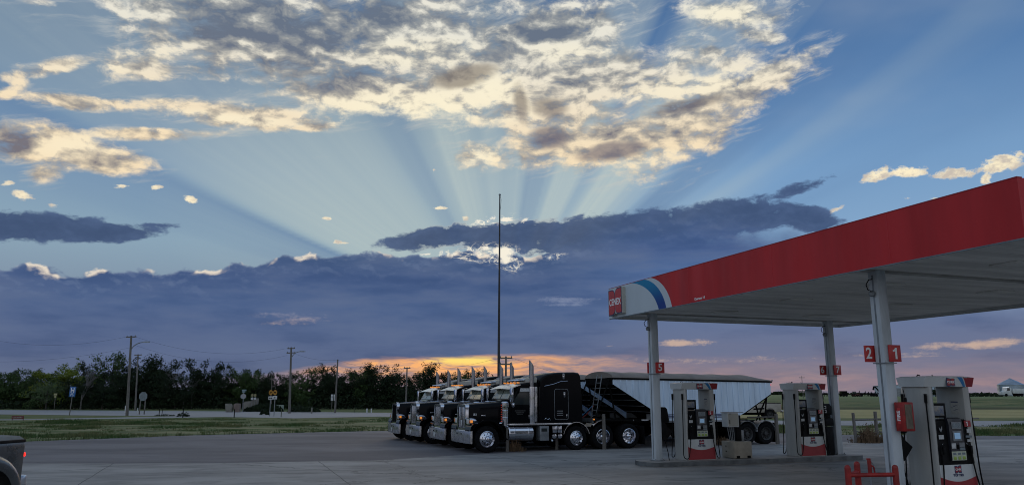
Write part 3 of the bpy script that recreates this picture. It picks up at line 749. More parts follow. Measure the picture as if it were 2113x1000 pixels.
def make_wheel(parent, x, y, r, w, kind, side):
    """side -1: outer face looks to -y. kind: steer (domed disc), drive (deep dish)"""
    s = side
    mb = MB(); rr = r * 0.60
    if kind == 'steer':
        prof = [(rr * 1.03, 0.0), (rr * 1.03, s * (w * .5)), (rr * .98, s * (w * .5 + .01)), (rr * .90, s * (w * .5 - .03)), (rr * .80, s * (w * .5 - .015)), (rr * .52, s * (w * .5 + .03)), (rr * .40, s * (w * .5 + .05)), (rr * .34, s * (w * .5 + .09)), (rr * .20, s * (w * .5 + .12)), (0.001, s * (w * .5 + .125))]
        nut = .50; ny = s * (w * .5 + .04); hole = .70; hy = s * (w * .5 + .006)
    elif kind == 'drive':
        prof = [(rr * 1.03, 0.0), (rr * 1.03, s * (w * .5)), (rr * .97, s * (w * .5 + .01)), (rr * .90, s * (w * .5 - .04)), (rr * .80, s * (w * .5 - .13)), (rr * .55, s * (w * .5 - .14)), (rr * .36, s * (w * .5 - .13)), (rr * .32, s * (w * .5 - .02)), (rr * .18, s * (w * .5 + .03)), (0.001, s * (w * .5 + .04))]
        nut = .46; ny = s * (w * .5 - .12); hole = .68; hy = s * (w * .5 - .130)
    else:
        prof = [(rr * 1.03, 0.0), (rr * 1.03, s * (w * .5)), (rr * .90, s * (w * .5 - .03)), (rr * .80, s * (w * .5 - .10)), (rr * .36, s * (w * .5 - .10)), (rr * .30, s * (w * .5 - .02)), (0.001, s * (w * .5 - .01))]
        nut = .46; ny = s * (w * .5 - .09); hole = .66; hy = s * (w * .5 - .098)
    mat = M_CHROME if kind != 'trailer' else pbr('dull_wheel', (0.06, 0.06, 0.062), 0.6, 0.4, var=0.4, scale=8)
    c = (x, y, r)
    mb.lathe(prof, c, mat, 'y', 32)
    for k in range(10):
        a = 2 * math.pi * k / 10
        mb.lathe([(.013, ny), (.013, ny + s * .035), (.001, ny + s * .04)], (x + nut * rr * math.cos(a), y, r + nut * rr * math.sin(a)), mat, 'y', 8)
        a += math.pi / 10; hx, hz = x + hole * rr * math.cos(a), r + hole * rr * math.sin(a)
        er = rr * .075
        vs = [(hx + er * math.cos(t) * (1 if True else 1), y + hy + s * .012, hz + er * 1.0 * math.sin(t)) for t in [2 * math.pi * q / 12 for q in range(12)]]
        if k % 1 == 0: mb.faces(vs, [tuple(range(12))], M_CHASSIS)
    wh = mb.build('wheel', parent)
    t = MB()
    h = w / 2
    t.lathe([(rr, -h * .9), (r * .80, -h), (r * .93, -h * .97), (r * .99, -h * .80), (r, -h * .55), (r * .985, -h * .52), (r, -h * .46), (r, -h * .05), (r * .985, 0), (r, h * .05), (r, h * .46), (r * .985, h * .52), (r, h * .55), (r * .99, h * .80), (r * .93, h * .97), (r * .80, h), (rr, h * .9)], c, M_RUBBER, 'y', 40)
    t.build('tyre', wh)
    return wh
def roundrect(y0, y1, z0, z1, r, n=4, x=0.0, rtop=None):
    """closed section in the y-z plane at x"""
    rt = r if rtop is None else rtop
    out = []
    for cy, cz, rad, a0 in ((y1 - rt, z1 - rt, rt, 0), (y0 + rt, z1 - rt, rt, 90), (y0 + r, z0 + r, r, 180), (y1 - r, z0 + r, r, 270)):
        for i in range(n + 1):
            a = R(a0 + 90 * i / n); out.append((x, cy + rad * math.cos(a), cz + rad * math.sin(a)))
    return out
def make_truck(label, number=None, grille='bars', plate_on='bumper'):
    t = thing('semi_truck', label, 'semi truck', group='black semi trucks parked in a row')
    # chassis
    m = MB()
    for y in (-.42, .42): m.bx(.25, 7.35, y - .05, y + .05, .72, .98, M_CHASSIS)
    for x in (.6, 1.9, 3.2, 4.35, 5.5, 6.7, 7.3): m.bx(x - .06, x + .06, -.9, .9, .42, .58, M_CHASSIS)
    m.bx(.45, 1.7, -.5, .5, .40, .95, M_CHASSIS); m.bx(2.0, 4.0, -.5, .5, .42, .80, M_CHASSIS)
    m.bx(5.3, 6.9, -.55, .55, .98, 1.10, M_CHASSIS, .03); m.bx(4.55, 7.35, -.40, .40, .90, 1.0, M_CHASSIS)
    m.build('chassis', t)
    # hood
    m = MB()
    rings = []
    for x, hw, z1, z0, rt in ((.14, .50, 1.70, .80, .14), (.20, .545, 1.745, .80, .17), (.6, .58, 1.775, .82, .18), (1.05, .63, 1.80, .84, .18), (1.52, .70, 1.84, .86, .20)):
        rings.append(roundrect(-hw, hw, z0, z1, .03, 4, x, rt))
    m.loft(rings, M_BLACKP)
    for i in range(1, 5): pass
    h = m.build('hood', t, sharp=50)
    m = MB()
    m.tube([(.16, 0, 1.755), (.7, 0, 1.80), (1.45, 0, 1.85)], .012, M_CHROME, 6)
    m.loft([[(.0 + .14, -.025, 1.75), (.14, .025, 1.75), (.10, .02, 1.80), (.10, -.02, 1.80)], [(.26, -.015, 1.76), (.26, .015, 1.76), (.24, .01, 1.79), (.24, -.01, 1.79)]], M_CHROME)
    m.build('hood_ornament', h)
    for s in (-1, 1):
        m = MB(); m.bx(.62, .86, s * .59 - .012, s * .59 + .012, 1.30, 1.34, M_CHROME, .005); m.build('hood_vent_badge', h)
        if number and s == -1:
            m = MB(); m.text(number, .115, M_TEXTW, (.36, -.578, 1.36), (1, .10, 0), (0, 0, 1), .003); m.build('number_lettering', h)
    # grille and its shell
    m = MB()
    sh = roundrect(-.50, .50, .78, 1.735, .04, 4, 0, .13); si = roundrect(-.41, .41, .86, 1.66, .03, 4, 0, .10)
    n = len(sh)
    def at(r, x): return [(x, p[1], p[2]) for p in r]
    vs = at(sh, .02) + at(si, .02) + at(sh, .19) + at(si, .09)
    fs = []
    for i in range(n):
        j = (i + 1) % n
        fs += [(i, j, n + j, n + i), (i, 2 * n + i, 2 * n + j, j), (n + i, n + j, 3 * n + j, 3 * n + i)]
    m.faces(vs, fs, M_CHROME, True)
    gs = m.build('grille', t)
    m = MB(); m.bx(.085, .10, -.42, .42, .84, 1.68, M_BLACK)
    m.build('grille_mesh', gs)
    m = MB()
    if grille == 'bars':
        for k in range(5):
            y = -.31 + .155 * k; m.box((.055, y, 1.26), (.03, .05, .78), M_POLISH, .01)
        for k in range(22): m.bx(.07, .084, -.40, .40, .88 + k * .035, .892 + k * .035, M_STEEL)
    else:
        for k in range(7): m.bx(.07, .084, -.40 + .133 * k, -.39 + .133 * k, .87, 1.65, M_CHASSIS)
    m.build('grille_bars', gs)
    # bumper
    m = MB()
    m.loft([[(-.0, -HW, .33), (-.02, -HW, .55), (0, -HW, .77), (.07, -HW, .79), (.07, -HW, .33)],
            [(-.06, -.9, .33), (-.08, -.9, .55), (-.06, -.9, .77), (.0, -.9, .79), (.0, -.9, .33)],
            [(-.06, .9, .33), (-.08, .9, .55), (-.06, .9, .77), (.0, .9, .79), (.0, .9, .33)],
            [(-.0, HW, .33), (-.02, HW, .55), (0, HW, .77), (.07, HW, .79), (.07, HW, .33)]], M_POLISH, smooth=False)
    m.bx(.0, .62, -HW, -HW + .02, .45, .78, M_POLISH) if False else None
    for y in (-.28, .22): m.lathe([(.03, -.085), (.03, -.075), (.001, -.07)], (0, y, .66), M_BLACK, 'x', 10)
    bp = m.build('bumper', t, sharp=25)
    m = MB(); pz = .50 if plate_on == 'bumper' else 1.05
    m.plate((-.095 if plate_on == 'bumper' else .03, 0, pz), .30 if plate_on == 'bumper' else .17, .17 if plate_on == 'bumper' else .2, M_PLATE, .01, 'x', .003)
    m.build('licence_plate', bp if plate_on == 'bumper' else gs)
    # fenders sweep out from the hood over the steer wheels
    for s in (-1, 1):
        m = MB(); out = [(.02, .80), (.05, .92), (.12, 1.0)] + arc_pts(.66, .50, .64, 125, 8, 14) + [(1.36, .50), (1.46, .44)]
        ya, yb = (s * .52, s * HW)
        strip(m, out, min(ya, yb), max(ya, yb), -.04, M_BLACKP)
        # outer lip and inner side web up to the hood
        lip = arc_pts(.66, .50, .665, 150, 5, 14); strip(m, lip, s * HW - .03, s * HW + .03, -.03, M_BLACKP)
        web = [(p[0], p[1]) for p in out] + [(1.45, 1.1), (.14, 1.1)]
        m.prism([(.14, .8)] + [(.14, 1.2), (1.5, 1.2), (1.48, .5)] + [(a, b) for a, b in arc_pts(.66, .50, .58, 8, 140, 10)], s * .56 - .02, s * .56 + .02, M_CHASSIS, 'y')
        m.faces([(.0, s * .5, .80), (.0, s * HW, .80), (.13, s * HW, 1.0), (.13, s * .5, 1.02), (.02, s * .5, .79), (.02, s * HW, .79)], [(0, 1, 2, 3), (0, 4, 5, 1)], M_CHROME)
        m.build('fender', t)
        # headlight pod
        m = MB(); y = s * .76
        m.loft([roundrect(y - .02, y + .02, 1.10, 1.14, .01, 3, .42), roundrect(y - .15, y + .15, 1.02, 1.22, .06, 3, .30), roundrect(y - .19, y + .19, 1.0, 1.24, .05, 3, .12), roundrect(y - .19, y + .19, 1.0, 1.24, .05, 3, .04)], M_CHROME)
        m.tube([(.2, s * .5, 1.05), (.2, y, 1.08)], .03, M_CHROME, 8)
        hl = m.build('headlight', t)
        m = MB(); m.box((.035, y - s * .05, 1.12), (.02, .24, .17), M_LENS, .02); m.build('lens', hl)
        m = MB(); m.box((.11, s * .955, 1.12), (.09, .03, .10), M_AMBER, .01); m.box((.04, y + s * .15, 1.12), (.03, .05, .12), M_AMBERO, .01); m.build('turn_signal', hl)
    # cab
    m = MB()
    prof = [(1.50, .98), (1.50, 1.86), (1.60, 1.92), (1.88, 2.40), (2.02, 2.50), (2.55, 2.58), (2.80, 2.58), (2.80, .98)]
    L = []
    for y, dz, dx in ((-1.0, -.05, .03), (-.93, 0, 0), (.93, 0, 0), (1.0, -.05, .03)):
        L.append([(px + (dx if pz > 1.9 and px < 2.3 else 0), y, pz + (dz if pz > 2.3 else 0)) for px, pz in prof])
    m.loft(L, M_BLACKP, smooth=False)
    cab = m.build('cab', t, sharp=25)
    m = MB()
    # two-piece windshield on the raked front
    for s in (-1, 1):
        y0, y1 = (.035, .86)
        def wp(y, f, o=.012): return (1.62 + .24 * f - o, s * y, 1.94 + .43 * f + o)
        m.faces([wp(y0, 0), wp(y1, 0), wp(y1 - .03, 1), wp(y0, 1), wp(y0, 0, -.01), wp(y1, 0, -.01), wp(y1 - .03, 1, -.01), wp(y0, 1, -.01)], [(0, 1, 2, 3), (4, 5, 6, 7), (0, 1, 5, 4), (1, 2, 6, 5), (2, 3, 7, 6), (3, 0, 4, 7)], M_WSHIELD)
    m.build('windshield', cab)
    m = MB()
    m.loft([[(1.58, y, 2.33 - abs(y) * .03), (1.60, y, 2.36 - abs(y) * .03), (2.05, y * .98, 2.53 - abs(y) * .04), (2.05, y * .98, 2.49 - abs(y) * .04)] for y in (-1.05, -.6, 0, .6, 1.05)], M_POLISH, smooth=False)
    m.build('sun_visor', cab)
    for s in (-1, 1):
        Y = s * 1.0
        m = MB(); m.prism([(1.70, 1.03), (1.70, 1.92), (1.98, 2.38), (2.48, 2.38), (2.48, 1.03)], Y - .018, Y + .018, M_BLACKP, 'y', .008)
        for q in range(1): m.prism([(1.70, 1.03), (2.48, 1.03), (2.48, 1.045), (1.70, 1.045)], Y + s * .018, Y + s * .022, M_CHASSIS, 'y')
        dr = m.build('door', cab)
        m = MB(); m.prism([(1.80, 1.72), (1.80, 1.93), (2.02, 2.20), (2.42, 2.20), (2.42, 1.72)], Y + s * .012, Y + s * .026, M_DGLASS, 'y')
        m.prism([(2.02, 2.215), (2.05, 2.34), (2.42, 2.34), (2.42, 2.215)], Y + s * .012, Y + s * .028, M_PLATE, 'y')
        m.build('window', dr)
        m = MB(); m.box((2.40, Y + s * .035, 1.28), (.035, .03, .14), M_CHROME, .01); m.build('handle', dr)
        m = MB()
        for k, (a, b, zz) in enumerate(((1.82, 2.26, 1.50), (1.86, 2.2, 1.43), (1.9, 2.14, 1.37))): m.bx(a, b, Y + s * .02 - .003, Y + s * .02 + .003, zz - .018, zz + .018, pbr('faded_lettering', (.045, .045, .045), .5, var=.6, scale=25))
        m.build('door_lettering', dr)
        # west coast mirror and round mirror
        m = MB(); Ym = s * 1.30
        m.tube([(1.66, s * 1.0, 2.40), (1.55, Ym, 2.36), (1.55, Ym, 1.76), (1.66, s * 1.0, 1.80)], .014, M_CHROME, 6)
        m.box((1.57, Ym, 2.10), (.08, .20, .50), M_CHROME, .02)
        m.lathe([(.001, -.03), (.07, -.02), (.10, .01), (.10, .03), (.001, .03)], (1.62, Ym, 1.72), M_CHROME, 'x', 16)
        m.build('mirror', cab)
        # external air cleaner
        m = MB(); yc = s * .93; xc = 1.46
        m.lathe([(.001, .90), (.10, .90), (.125, .95), (.125, 1.22), (.135, 1.24), (.125, 1.26), (.125, 1.5), (.135, 1.52), (.125, 1.54), (.125, 1.62), (.150, 1.64), (.150, 1.80), (.12, 1.84), (.001, 1.86)], (xc, yc, 0), M_CHROME, 'z', 24)
        m.tube([(1.30, s * .80, 1.02), (xc, yc, 1.05)], .06, M_CHROME, 10)
        ac = m.build('air_cleaner', t)
        m = MB()
        for k in range(8): m.box((1.305, s * .93, 1.12 + k * .085), (.03, .022, .022), pbr('marker_red', (0.9, .05, .02), .3, emit=.25))
        m.box((1.325, s * .93, 1.42), (.02, .03, .74), M_CHROME)
        m.build('marker_light_strip', ac)
        # exhaust stack with its perforated heat guard
        m = MB(); xs, ys = 2.52, s * 1.02
        m.tube([(xs, ys, 1.0), (xs, ys, 2.72)], .080, M_STACK, 18)
        ring = lambda z, r, dz=0.0: [(xs + r * math.cos(a), ys + r * math.sin(a), z - dz * math.cos(a)) for a in [2 * math.pi * q / 20 for q in range(20)]]
        m.loft([ring(2.45, .083), ring(2.95, .085), ring(3.27, .085, 0.12)], M_STACK, cap=False)
        m.loft([ring(3.27, .082, 0.13), ring(2.95, .082)], M_CHASSIS, cap=False)
        st = m.build('exhaust_stack', t)
        m = MB(); m.lathe([(.001, 1.02), (.125, 1.03), (.125, 2.40), (.001, 2.41)], (xs, ys + s * .0, 0), M_CHROME, 'z', 22)
        m.box((xs + .17, s * 1.0, 1.72), (.16, .05, 1.36), M_POLISH, .01)
        m.build('heat_guard', st)
        # tanks and boxes along the frame
        m = MB(); m.lathe([(.001, 1.53), (.26, 1.54), (.285, 1.57), (.285, 1.72), (.292, 1.73), (.292, 1.78), (.285, 1.79), (.285, 2.30), (.292, 2.31), (.292, 2.36), (.285, 2.37), (.285, 2.52), (.26, 2.55), (.001, 2.56)], (0, s * .90, .66), M_CHROME, 'x', 28)
        m.build('fuel_tank', t)
        m = MB(); m.bx(2.80, 3.18, s * .95 - .2, s * .95 + .2, .38, .92, M_STEEL, .015); m.bx(2.86, 3.10, s * 1.152 - .004, s * 1.152 + .004, .72, .84, M_DGLASS)
        m.build('tool_box', t)
        m = MB()
        for xx in (3.35, 3.56): m.bx(xx, xx + .18, s * 1.0 - .12, s * 1.0 + .12, .66, .92, M_CHROME, .02)
        for xx in (3.42, 3.66): m.lathe([(.001, -.16), (.09, -.14), (.10, 0), (.09, .14), (.001, .16)], (xx, s * .98, .54), M_CHROME, 'y', 18)
        m.build('battery_box', t)
        m = MB(); m.bx(1.55, 4.15, s * 1.06 - .09, s * 1.06 + .09, .965, 1.03, M_POLISH, .008); m.bx(1.55, 4.15, s * 1.0 - .10, s * 1.0 + .04, 1.03, 1.06, M_CHASSIS)
        m.build('running_board', t)
        # rear quarter mudguards
        m = MB(); strip(m, arc_pts(4.35, .48, .56, 168, 12, 14), min(s * .75, s * HW), max(s * .75, s * HW), -.02, M_POLISH); m.build('mudguard', t)
        m = MB(); strip(m, [(4.96, .86), (5.02, .98)] + arc_pts(5.55, .50, .60, 140, 88, 7), min(s * .70, s * HW), max(s * .70, s * HW), -.02, M_POLISH); m.build('mudguard', t)
        for x, kd in ((.66, 'steer'), (4.35, 'steer'), (5.52, 'drive'), (6.70, 'drive')):
            r = .48 if x < 1 or x > 5 else .45
            wdt = .27 if kd == 'steer' else .5
            make_wheel(t, x, s * (HW - .02 - wdt / 2), r, wdt, kd, s)
    # sleeper
    m = MB()
    prof = [(2.80, 1.03), (2.80, 2.66), (2.92, 2.80), (3.15, 2.90), (3.60, 2.965), (4.30, 2.985), (4.50, 2.96), (4.56, 2.86), (4.62, 1.90), (4.62, 1.03)]
    L = []
    for y, k in ((-1.14, .10), (-1.12, .045), (-1.05, .012), (0, 0), (1.05, .012), (1.12, .045), (1.14, .10)):
        L.append([(px + (k * .5 if px < 3.0 and pz > 2 else 0), y, pz - (k if pz > 2.6 else 0)) for px, pz in prof])
    m.loft(L, M_BLACKP, smooth=True)
    sl = m.build('sleeper', t, sharp=35)
    m = MB(); m.prism([(2.50, 2.36), (2.50, 2.74), (2.78, 2.76), (2.78, 2.40)], -.95, .95, M_CREAM, 'y', .02); m.build('roof_fairing', t)
    for s in (-1, 1):
        Y = s * 1.14
        m = MB(); fr = roundrect(3.42, 4.02, 1.15, 2.32, .09, 4, 0)
        m.prism([(p[1], p[2]) for p in fr], Y - .012, Y + .012, M_BLACKP, 'y')
        nn = len(fr); o = [(p[1], Y + s * .014, p[2]) for p in fr]; i_ = [(p[1], Y + s * .014, p[2]) for p in roundrect(3.435, 4.005, 1.165, 2.305, .08, 4, 0)]
        m.faces(o + i_, [(k, (k + 1) % nn, nn + (k + 1) % nn, nn + k) for k in range(nn)], M_STEEL)
        sd = m.build('sleeper_door', sl)
        m = MB(); m.box((3.84, Y + s * .03, 2.10), (.07, .03, .20), M_CHROME, .01); m.build('vent', sd)
        m = MB(); m.box((3.93, Y + s * .03, 1.30), (.04, .03, .12), M_CHROME, .01)
        m.build('handle', sd); m = MB()
        for zz in (1.32, 1.40, 1.48): m.bx(3.52, 3.78, Y + s * .016 - .003, Y + s * .016 + .003, zz - .014, zz + .014, M_STEEL)
        m.build('sleeper_lettering', sd)
        m = MB(); m.box((3.82, Y + s * .01, 2.80), (.08, .03, .22), M_CHROME, .01); m.build('vent', sl)
        m = MB(); m.tube([(3.0, Y + s * .008, 2.42), (3.4, Y + s * .012, 2.50), (3.7, Y + s * .012, 2.60), (4.0, Y + s * .010, 2.62)], .012, M_CHROME, 6); m.build('trim', sl)
        m = MB(); m.tube([(3.0, Y + s * .01, 1.18), (3.06, Y + s * .014, 1.22), (3.12, Y + s * .012, 1.16), (3.2, Y + s * .012, 1.2), (3.26, Y + s * .01, 1.14)], .012, M_CHROME, 5); m.build('emblem', sl)
    for k in range(5):
        m = MB(); y = -.7 + .35 * k; m.loft([roundrect(y - .035, y + .035, 2.525, 2.58, .02, 3, 2.04), roundrect(y - .02, y + .02, 2.53, 2.56, .01, 3, 2.14)], M_AMBER); m.build('roof_light', cab)
    m = MB()
    for y in (-.35, .35): m = MB(); m.tube([(2.05, y, 2.62), (2.5, y, 2.66)], .03, M_CHROME, 10, .05); m.build('air_horn', cab)
    m = MB(); m.tube([(2.6, -.6, 2.5), (2.6, -.6, 3.45)], .008, M_STEEL, 5); m.build('antenna', cab)
    m = MB()
    m.tube([(4.7, -.3, 1.5), (4.95, -.25, 1.15), (5.3, -.1, 1.35), (5.75, 0, 1.6)], .02, M_CHASSIS, 6); m.tube([(4.7, -.1, 1.55), (5.0, -.05, 1.05), (5.4, 0, 1.3), (5.8, .1, 1.65)], .018, M_REDG, 6); m.tube([(4.7, .1, 1.55), (5.0, .1, 1.1), (5.4, .15, 1.35), (5.8, .2, 1.65)], .018, M_BLUE, 6)
    m.build('air_hoses', t)
    for s in (-1, 1):
        m = MB(); m.box((7.42, s * .85, .50), (.02, .55, .72), M_RUBBER, .004); m.build('mud_flap', t)
    return t

# hopper trailer, local x starts at the front of its tarp
def make_trailer(label):
    t = thing('grain_trailer', label, 'grain trailer', group='hopper bottom grain trailers behind the trucks')
    X = 0.0; L = 7.90; W = 1.17
    # hull: sides, sloped ends
    m = MB()
    side = [(0, 2.74), (L, 2.66), (L - .04, 2.12), (L - 1.45, 1.36), (5.75, 1.04), (2.40, 1.06), (1.85, 1.45), (0, 2.50)]
    for s in (-1, 1):
        m.prism(side, s * W - .015, s * W + .015, M_TRAILW, 'y')
        for k in range(1, 27):                                   # pressed ribs of the side sheets
            x = k * .29 + .05
            if x > L - .1: break
            zt = 2.70 - x * .01
            if x < 1.85: zb = 2.50 - (x / 1.85) * 1.05
            elif x < 2.40: zb = 1.45 - (x - 1.85) / .55 * .39
            elif x < 5.75: zb = 1.06
            elif x < L - 1.45: zb = 1.04 + (x - 5.75) / (L - 1.45 - 5.75) * .32
            else: zb = 1.36 + (x - L + 1.45) / 1.41 * .76
            m.box((x, s * (W + .022), (zt + zb + .06) / 2), (.05, .03, max(zt - zb - .08, .05)), M_TRAILW, .004)
        m.prism([(0, 2.50), (1.85, 1.45), (1.85, 1.41), (0, 2.46)], s * W - .03, s * W + .035, M_CHASSIS, 'y')
        m.prism([(L - .04, 2.12), (L - 1.45, 1.36), (L - 1.45, 1.32), (L - .04, 2.08)], s * W - .03, s * W + .035, M_CHASSIS, 'y')
    m.build('hull', t, label='white ribbed side sheets of the hopper')
    m = MB()
    m.faces([(0, -W, 2.74), (0, W, 2.74), (0, W, 2.50), (0, -W, 2.50)], [(0, 1, 2, 3)], M_CHASSIS)
    m.loft([[(0, -W + .02, 2.48), (0, W - .02, 2.48), (.03, W - .02, 2.50), (.03, -W + .02, 2.50)], [(2.40, -W + .02, 1.08), (2.40, W - .02, 1.08), (2.43, W - .02, 1.10), (2.43, -W + .02, 1.10)]], M_CHASSIS, False)
    for k in range(5):
        z = 2.36 - k * .24; x = (2.50 - z) / 1.42 * 2.42
        m.box((x - .02, 0, z), (.05, 2 * W - .04, .035), M_STEEL, .004)
    m.build('front_sheet', t); m = MB()
    m.loft([[(L - .04, -W + .02, 2.10), (L - .04, W - .02, 2.10), (L, W - .02, 2.66), (L, -W + .02, 2.66)], [(5.8, -W + .02, 1.04), (5.8, W - .02, 1.04), (5.84, W - .02, 1.08), (5.84, -W + .02, 1.08)]], M_CHASSIS, False)
    m.build('rear_sheet', t)
    m = MB()                                                       # rails, stripes
    for s in (-1, 1):
        m.prism([(-.02, 2.76), (L + .06, 2.67), (L + .06, 2.61), (-.02, 2.70)], s * W - .05, s * W + .05, M_CHASSIS, 'y', .008)
        for k in range(3): m.bx(2.42, 5.72, s * (W + .042) - .002, s * (W + .042) + .002, 1.28 - k * .06, 1.31 - k * .06, M_BLUESTR)
        m.bx(2.42, 5.72, s * W - .04, s * W + .05, .98, 1.06, M_STEEL, .006)
        for x in (-.6, .1, .7, 1.4): m.bx(x, x + .32, s * .98 - .01, s * .98 + .01, 1.06, 1.11, M_PLATE)
    m.build('rails', t)
    m = MB()                                                       # rolled tarp, bowed over hoops
    rings = []
    for i in range(17):
        x = -1.30 + 1.25 * 0 + (i / 16.0) * (L + 1.40) if False else -.02 + (i / 16.0) * (L + .12)
        sag = .02 * math.sin(i * 2.4); fl = 1.0
        if i == 16: fl = .25
        if i == 15: fl = .72
        z0 = 2.77 - (x / L) * .09
        rings.append([(x, W * 1.03 * math.cos(R(a)), z0 + (.26 * fl + sag) * math.sin(R(a))) for a in range(0, 181, 15)] + [(x, 0, z0 - .02)])
    m.loft(rings, M_TARP)
    m.build('tarp', t)
    m = MB()                                                       # frame, neck and supports
    for s in (-1, 1):
        m.bx(-.85, 2.6, s * .55 - .05, s * .55 + .05, .98, 1.12, M_CHASSIS)
        m.bx(5.6, L - .05, s * .50 - .05, s * .50 + .05, .86, 1.0, M_CHASSIS)
        m.tube([(-.75, s * .95, 1.10), (-.02, s * .95, 2.70)], .03, M_CHASSIS, 6)
        m.tube([(0, s * .9, 2.5), (.25, s * .9, 1.10)], .035, M_CHASSIS, 6)
        for a, b in (((L - .10, 2.12), (L - .30, 1.0)), ((L - .10, 2.0), (L - .75, 1.0)), ((L - .75, 1.7), (L - .55, 1.0)), ((L - .30, 1.5), (L - .85, 1.48))):
            m.tube([(a[0], s * 1.0, a[1]), (b[0], s * 1.0, b[1])], .035, M_CHASSIS, 8)
        m.bx(.55, .70, s * .75 - .06, s * .75 + .06, .12, 1.05, M_CHASSIS)
        m.box((.62, s * .75, .10), (.32, .30, .04), M_CHASSIS)
        m.box((2.0, s * .80, 1.20), (.5, .02, .24), M_STEEL)
    m.bx(-.85, 1.0, -1.0, 1.0, 1.06, 1.12, M_CHASSIS); m.bx(-.86, -.80, -1.0, 1.0, 1.02, 1.18, M_STEEL)
    for x in (3.3, 4.9): m.box((x, 0, .88), (.75, .9, .26), M_CHASSIS, .02)
    for x in (6.52, 7.52): m.bx(x - .06, x + .06, -1.0, 1.0, .42, .54, M_CHASSIS)
    m.bx(L - .03, L + .03, -1.1, 1.1, .52, .62, M_CHASSIS)
    m.build('frame', t)
    m = MB(); yl = -.62
    lx = lambda z: -.62 + (z - 1.15) * .19
    for dy in (-.20, .20): m.tube([(lx(1.15), yl + dy, 1.15), (lx(2.88), yl + dy, 2.88)], .018, M_STEEL, 6)
    for k in range(8): z = 1.27 + k * .215; m.tube([(lx(z), yl - .20, z), (lx(z), yl + .20, z)], .014, M_STEEL, 6)
    m.build('ladder', t)
    for s in (-1, 1):
        for x in (6.52, 7.52):
            make_wheel(t, x, s * (HW - .27), .45, .5, 'trailer', s)
            m = MB(); strip(m, arc_pts(x, .46, .52, 172, 8, 14), min(s * .62, s * HW), max(s * .62, s * HW), -.02, M_STEEL); m.build('mudguard', t)
        m = MB(); m.box((8.12, s * .86, .42), (.02, .56, .70), M_RUBBER, .004); m.build('mud_flap', t)
        m = MB(); m.lathe([(.055, 0), (.05, .02), (.001, .028)], (8.06, s * 1.02, .82), M_RED_L, 'x', 14); m.box((8.05, s * 1.02, .82), (.03, .16, .16), M_BLACK, .01); m.build('tail_light', t)
        m = MB(); m.box((-.80, s * 1.02, 1.14), (.05, .06, .05), M_AMBER, .01); m.build('marker_light', t)
        m = MB(); m.box((L + .045, s * 1.10, 2.52), (.03, .07, .05), M_RED_L, .01); m.build('marker_light', t)
    m = MB(); m.tube([(0, W + .0, 2.76), (L + .05, W + .0, 2.67)], .035, M_TARP, 8); m.tube([(L + .08, -W, 2.70), (L + .08, -W - .04, 2.70)], .03, M_STEEL, 8); m.build('tarp_roller', t)
    return t
O1 = NC + N_T * HW
SHIFT = [(0.0, 0.0), (2.75, .14), (5.5, .435), (8.25, .65)]
TL = ['nearest black semi truck, number 183 on its hood, no plate on its bumper',
      'second black semi truck, just behind the nearest one, white plate high on its bumper',
      'third black semi truck, between the second truck and the one with the mesh grille',
      'farthest black semi truck of the row, dark mesh grille without bars']
RL = ['nearest white hopper trailer with blue stripes and an aluminium ladder at its front',
      'white hopper trailer behind the second truck, mostly hidden by the nearest trailer',
      'grain trailer behind the third truck of the row, hidden but for its tarp',
      'grain trailer behind the farthest truck of the row']
SC_T = [1.0, .985, .985, .96]
truck0 = make_truck(TL[0], '183', 'bars', 'grille')
truck1 = make_truck(TL[1], None, 'bars', 'bumper')
truck3 = make_truck(TL[3], None, 'mesh', 'bumper')
truck2 = dup(truck1, label=TL[2], drop=('air_horn',))
for t_, (s_, f_), sc_ in zip((truck0, truck1, truck2, truck3), SHIFT, SC_T):
    t_.location = O1 + N_T * s_ - E_T * f_; t_.rotation_euler = (0, 0, PH_T + {0: 0, 2.75: -.008, 5.5: .010, 8.25: -.004}[s_]); t_.scale = (sc_,) * 3
tr0 = make_trailer(RL[0])
for i, (s_, f_) in enumerate(SHIFT):
    tr = tr0 if i == 0 else dup(tr0, label=RL[i])
    tr.location = O1 + N_T * s_ + E_T * (6.0 - f_); tr.rotation_euler = (0, 0, PH_T); tr.scale = (1.0 if i == 0 else .985,) * 3
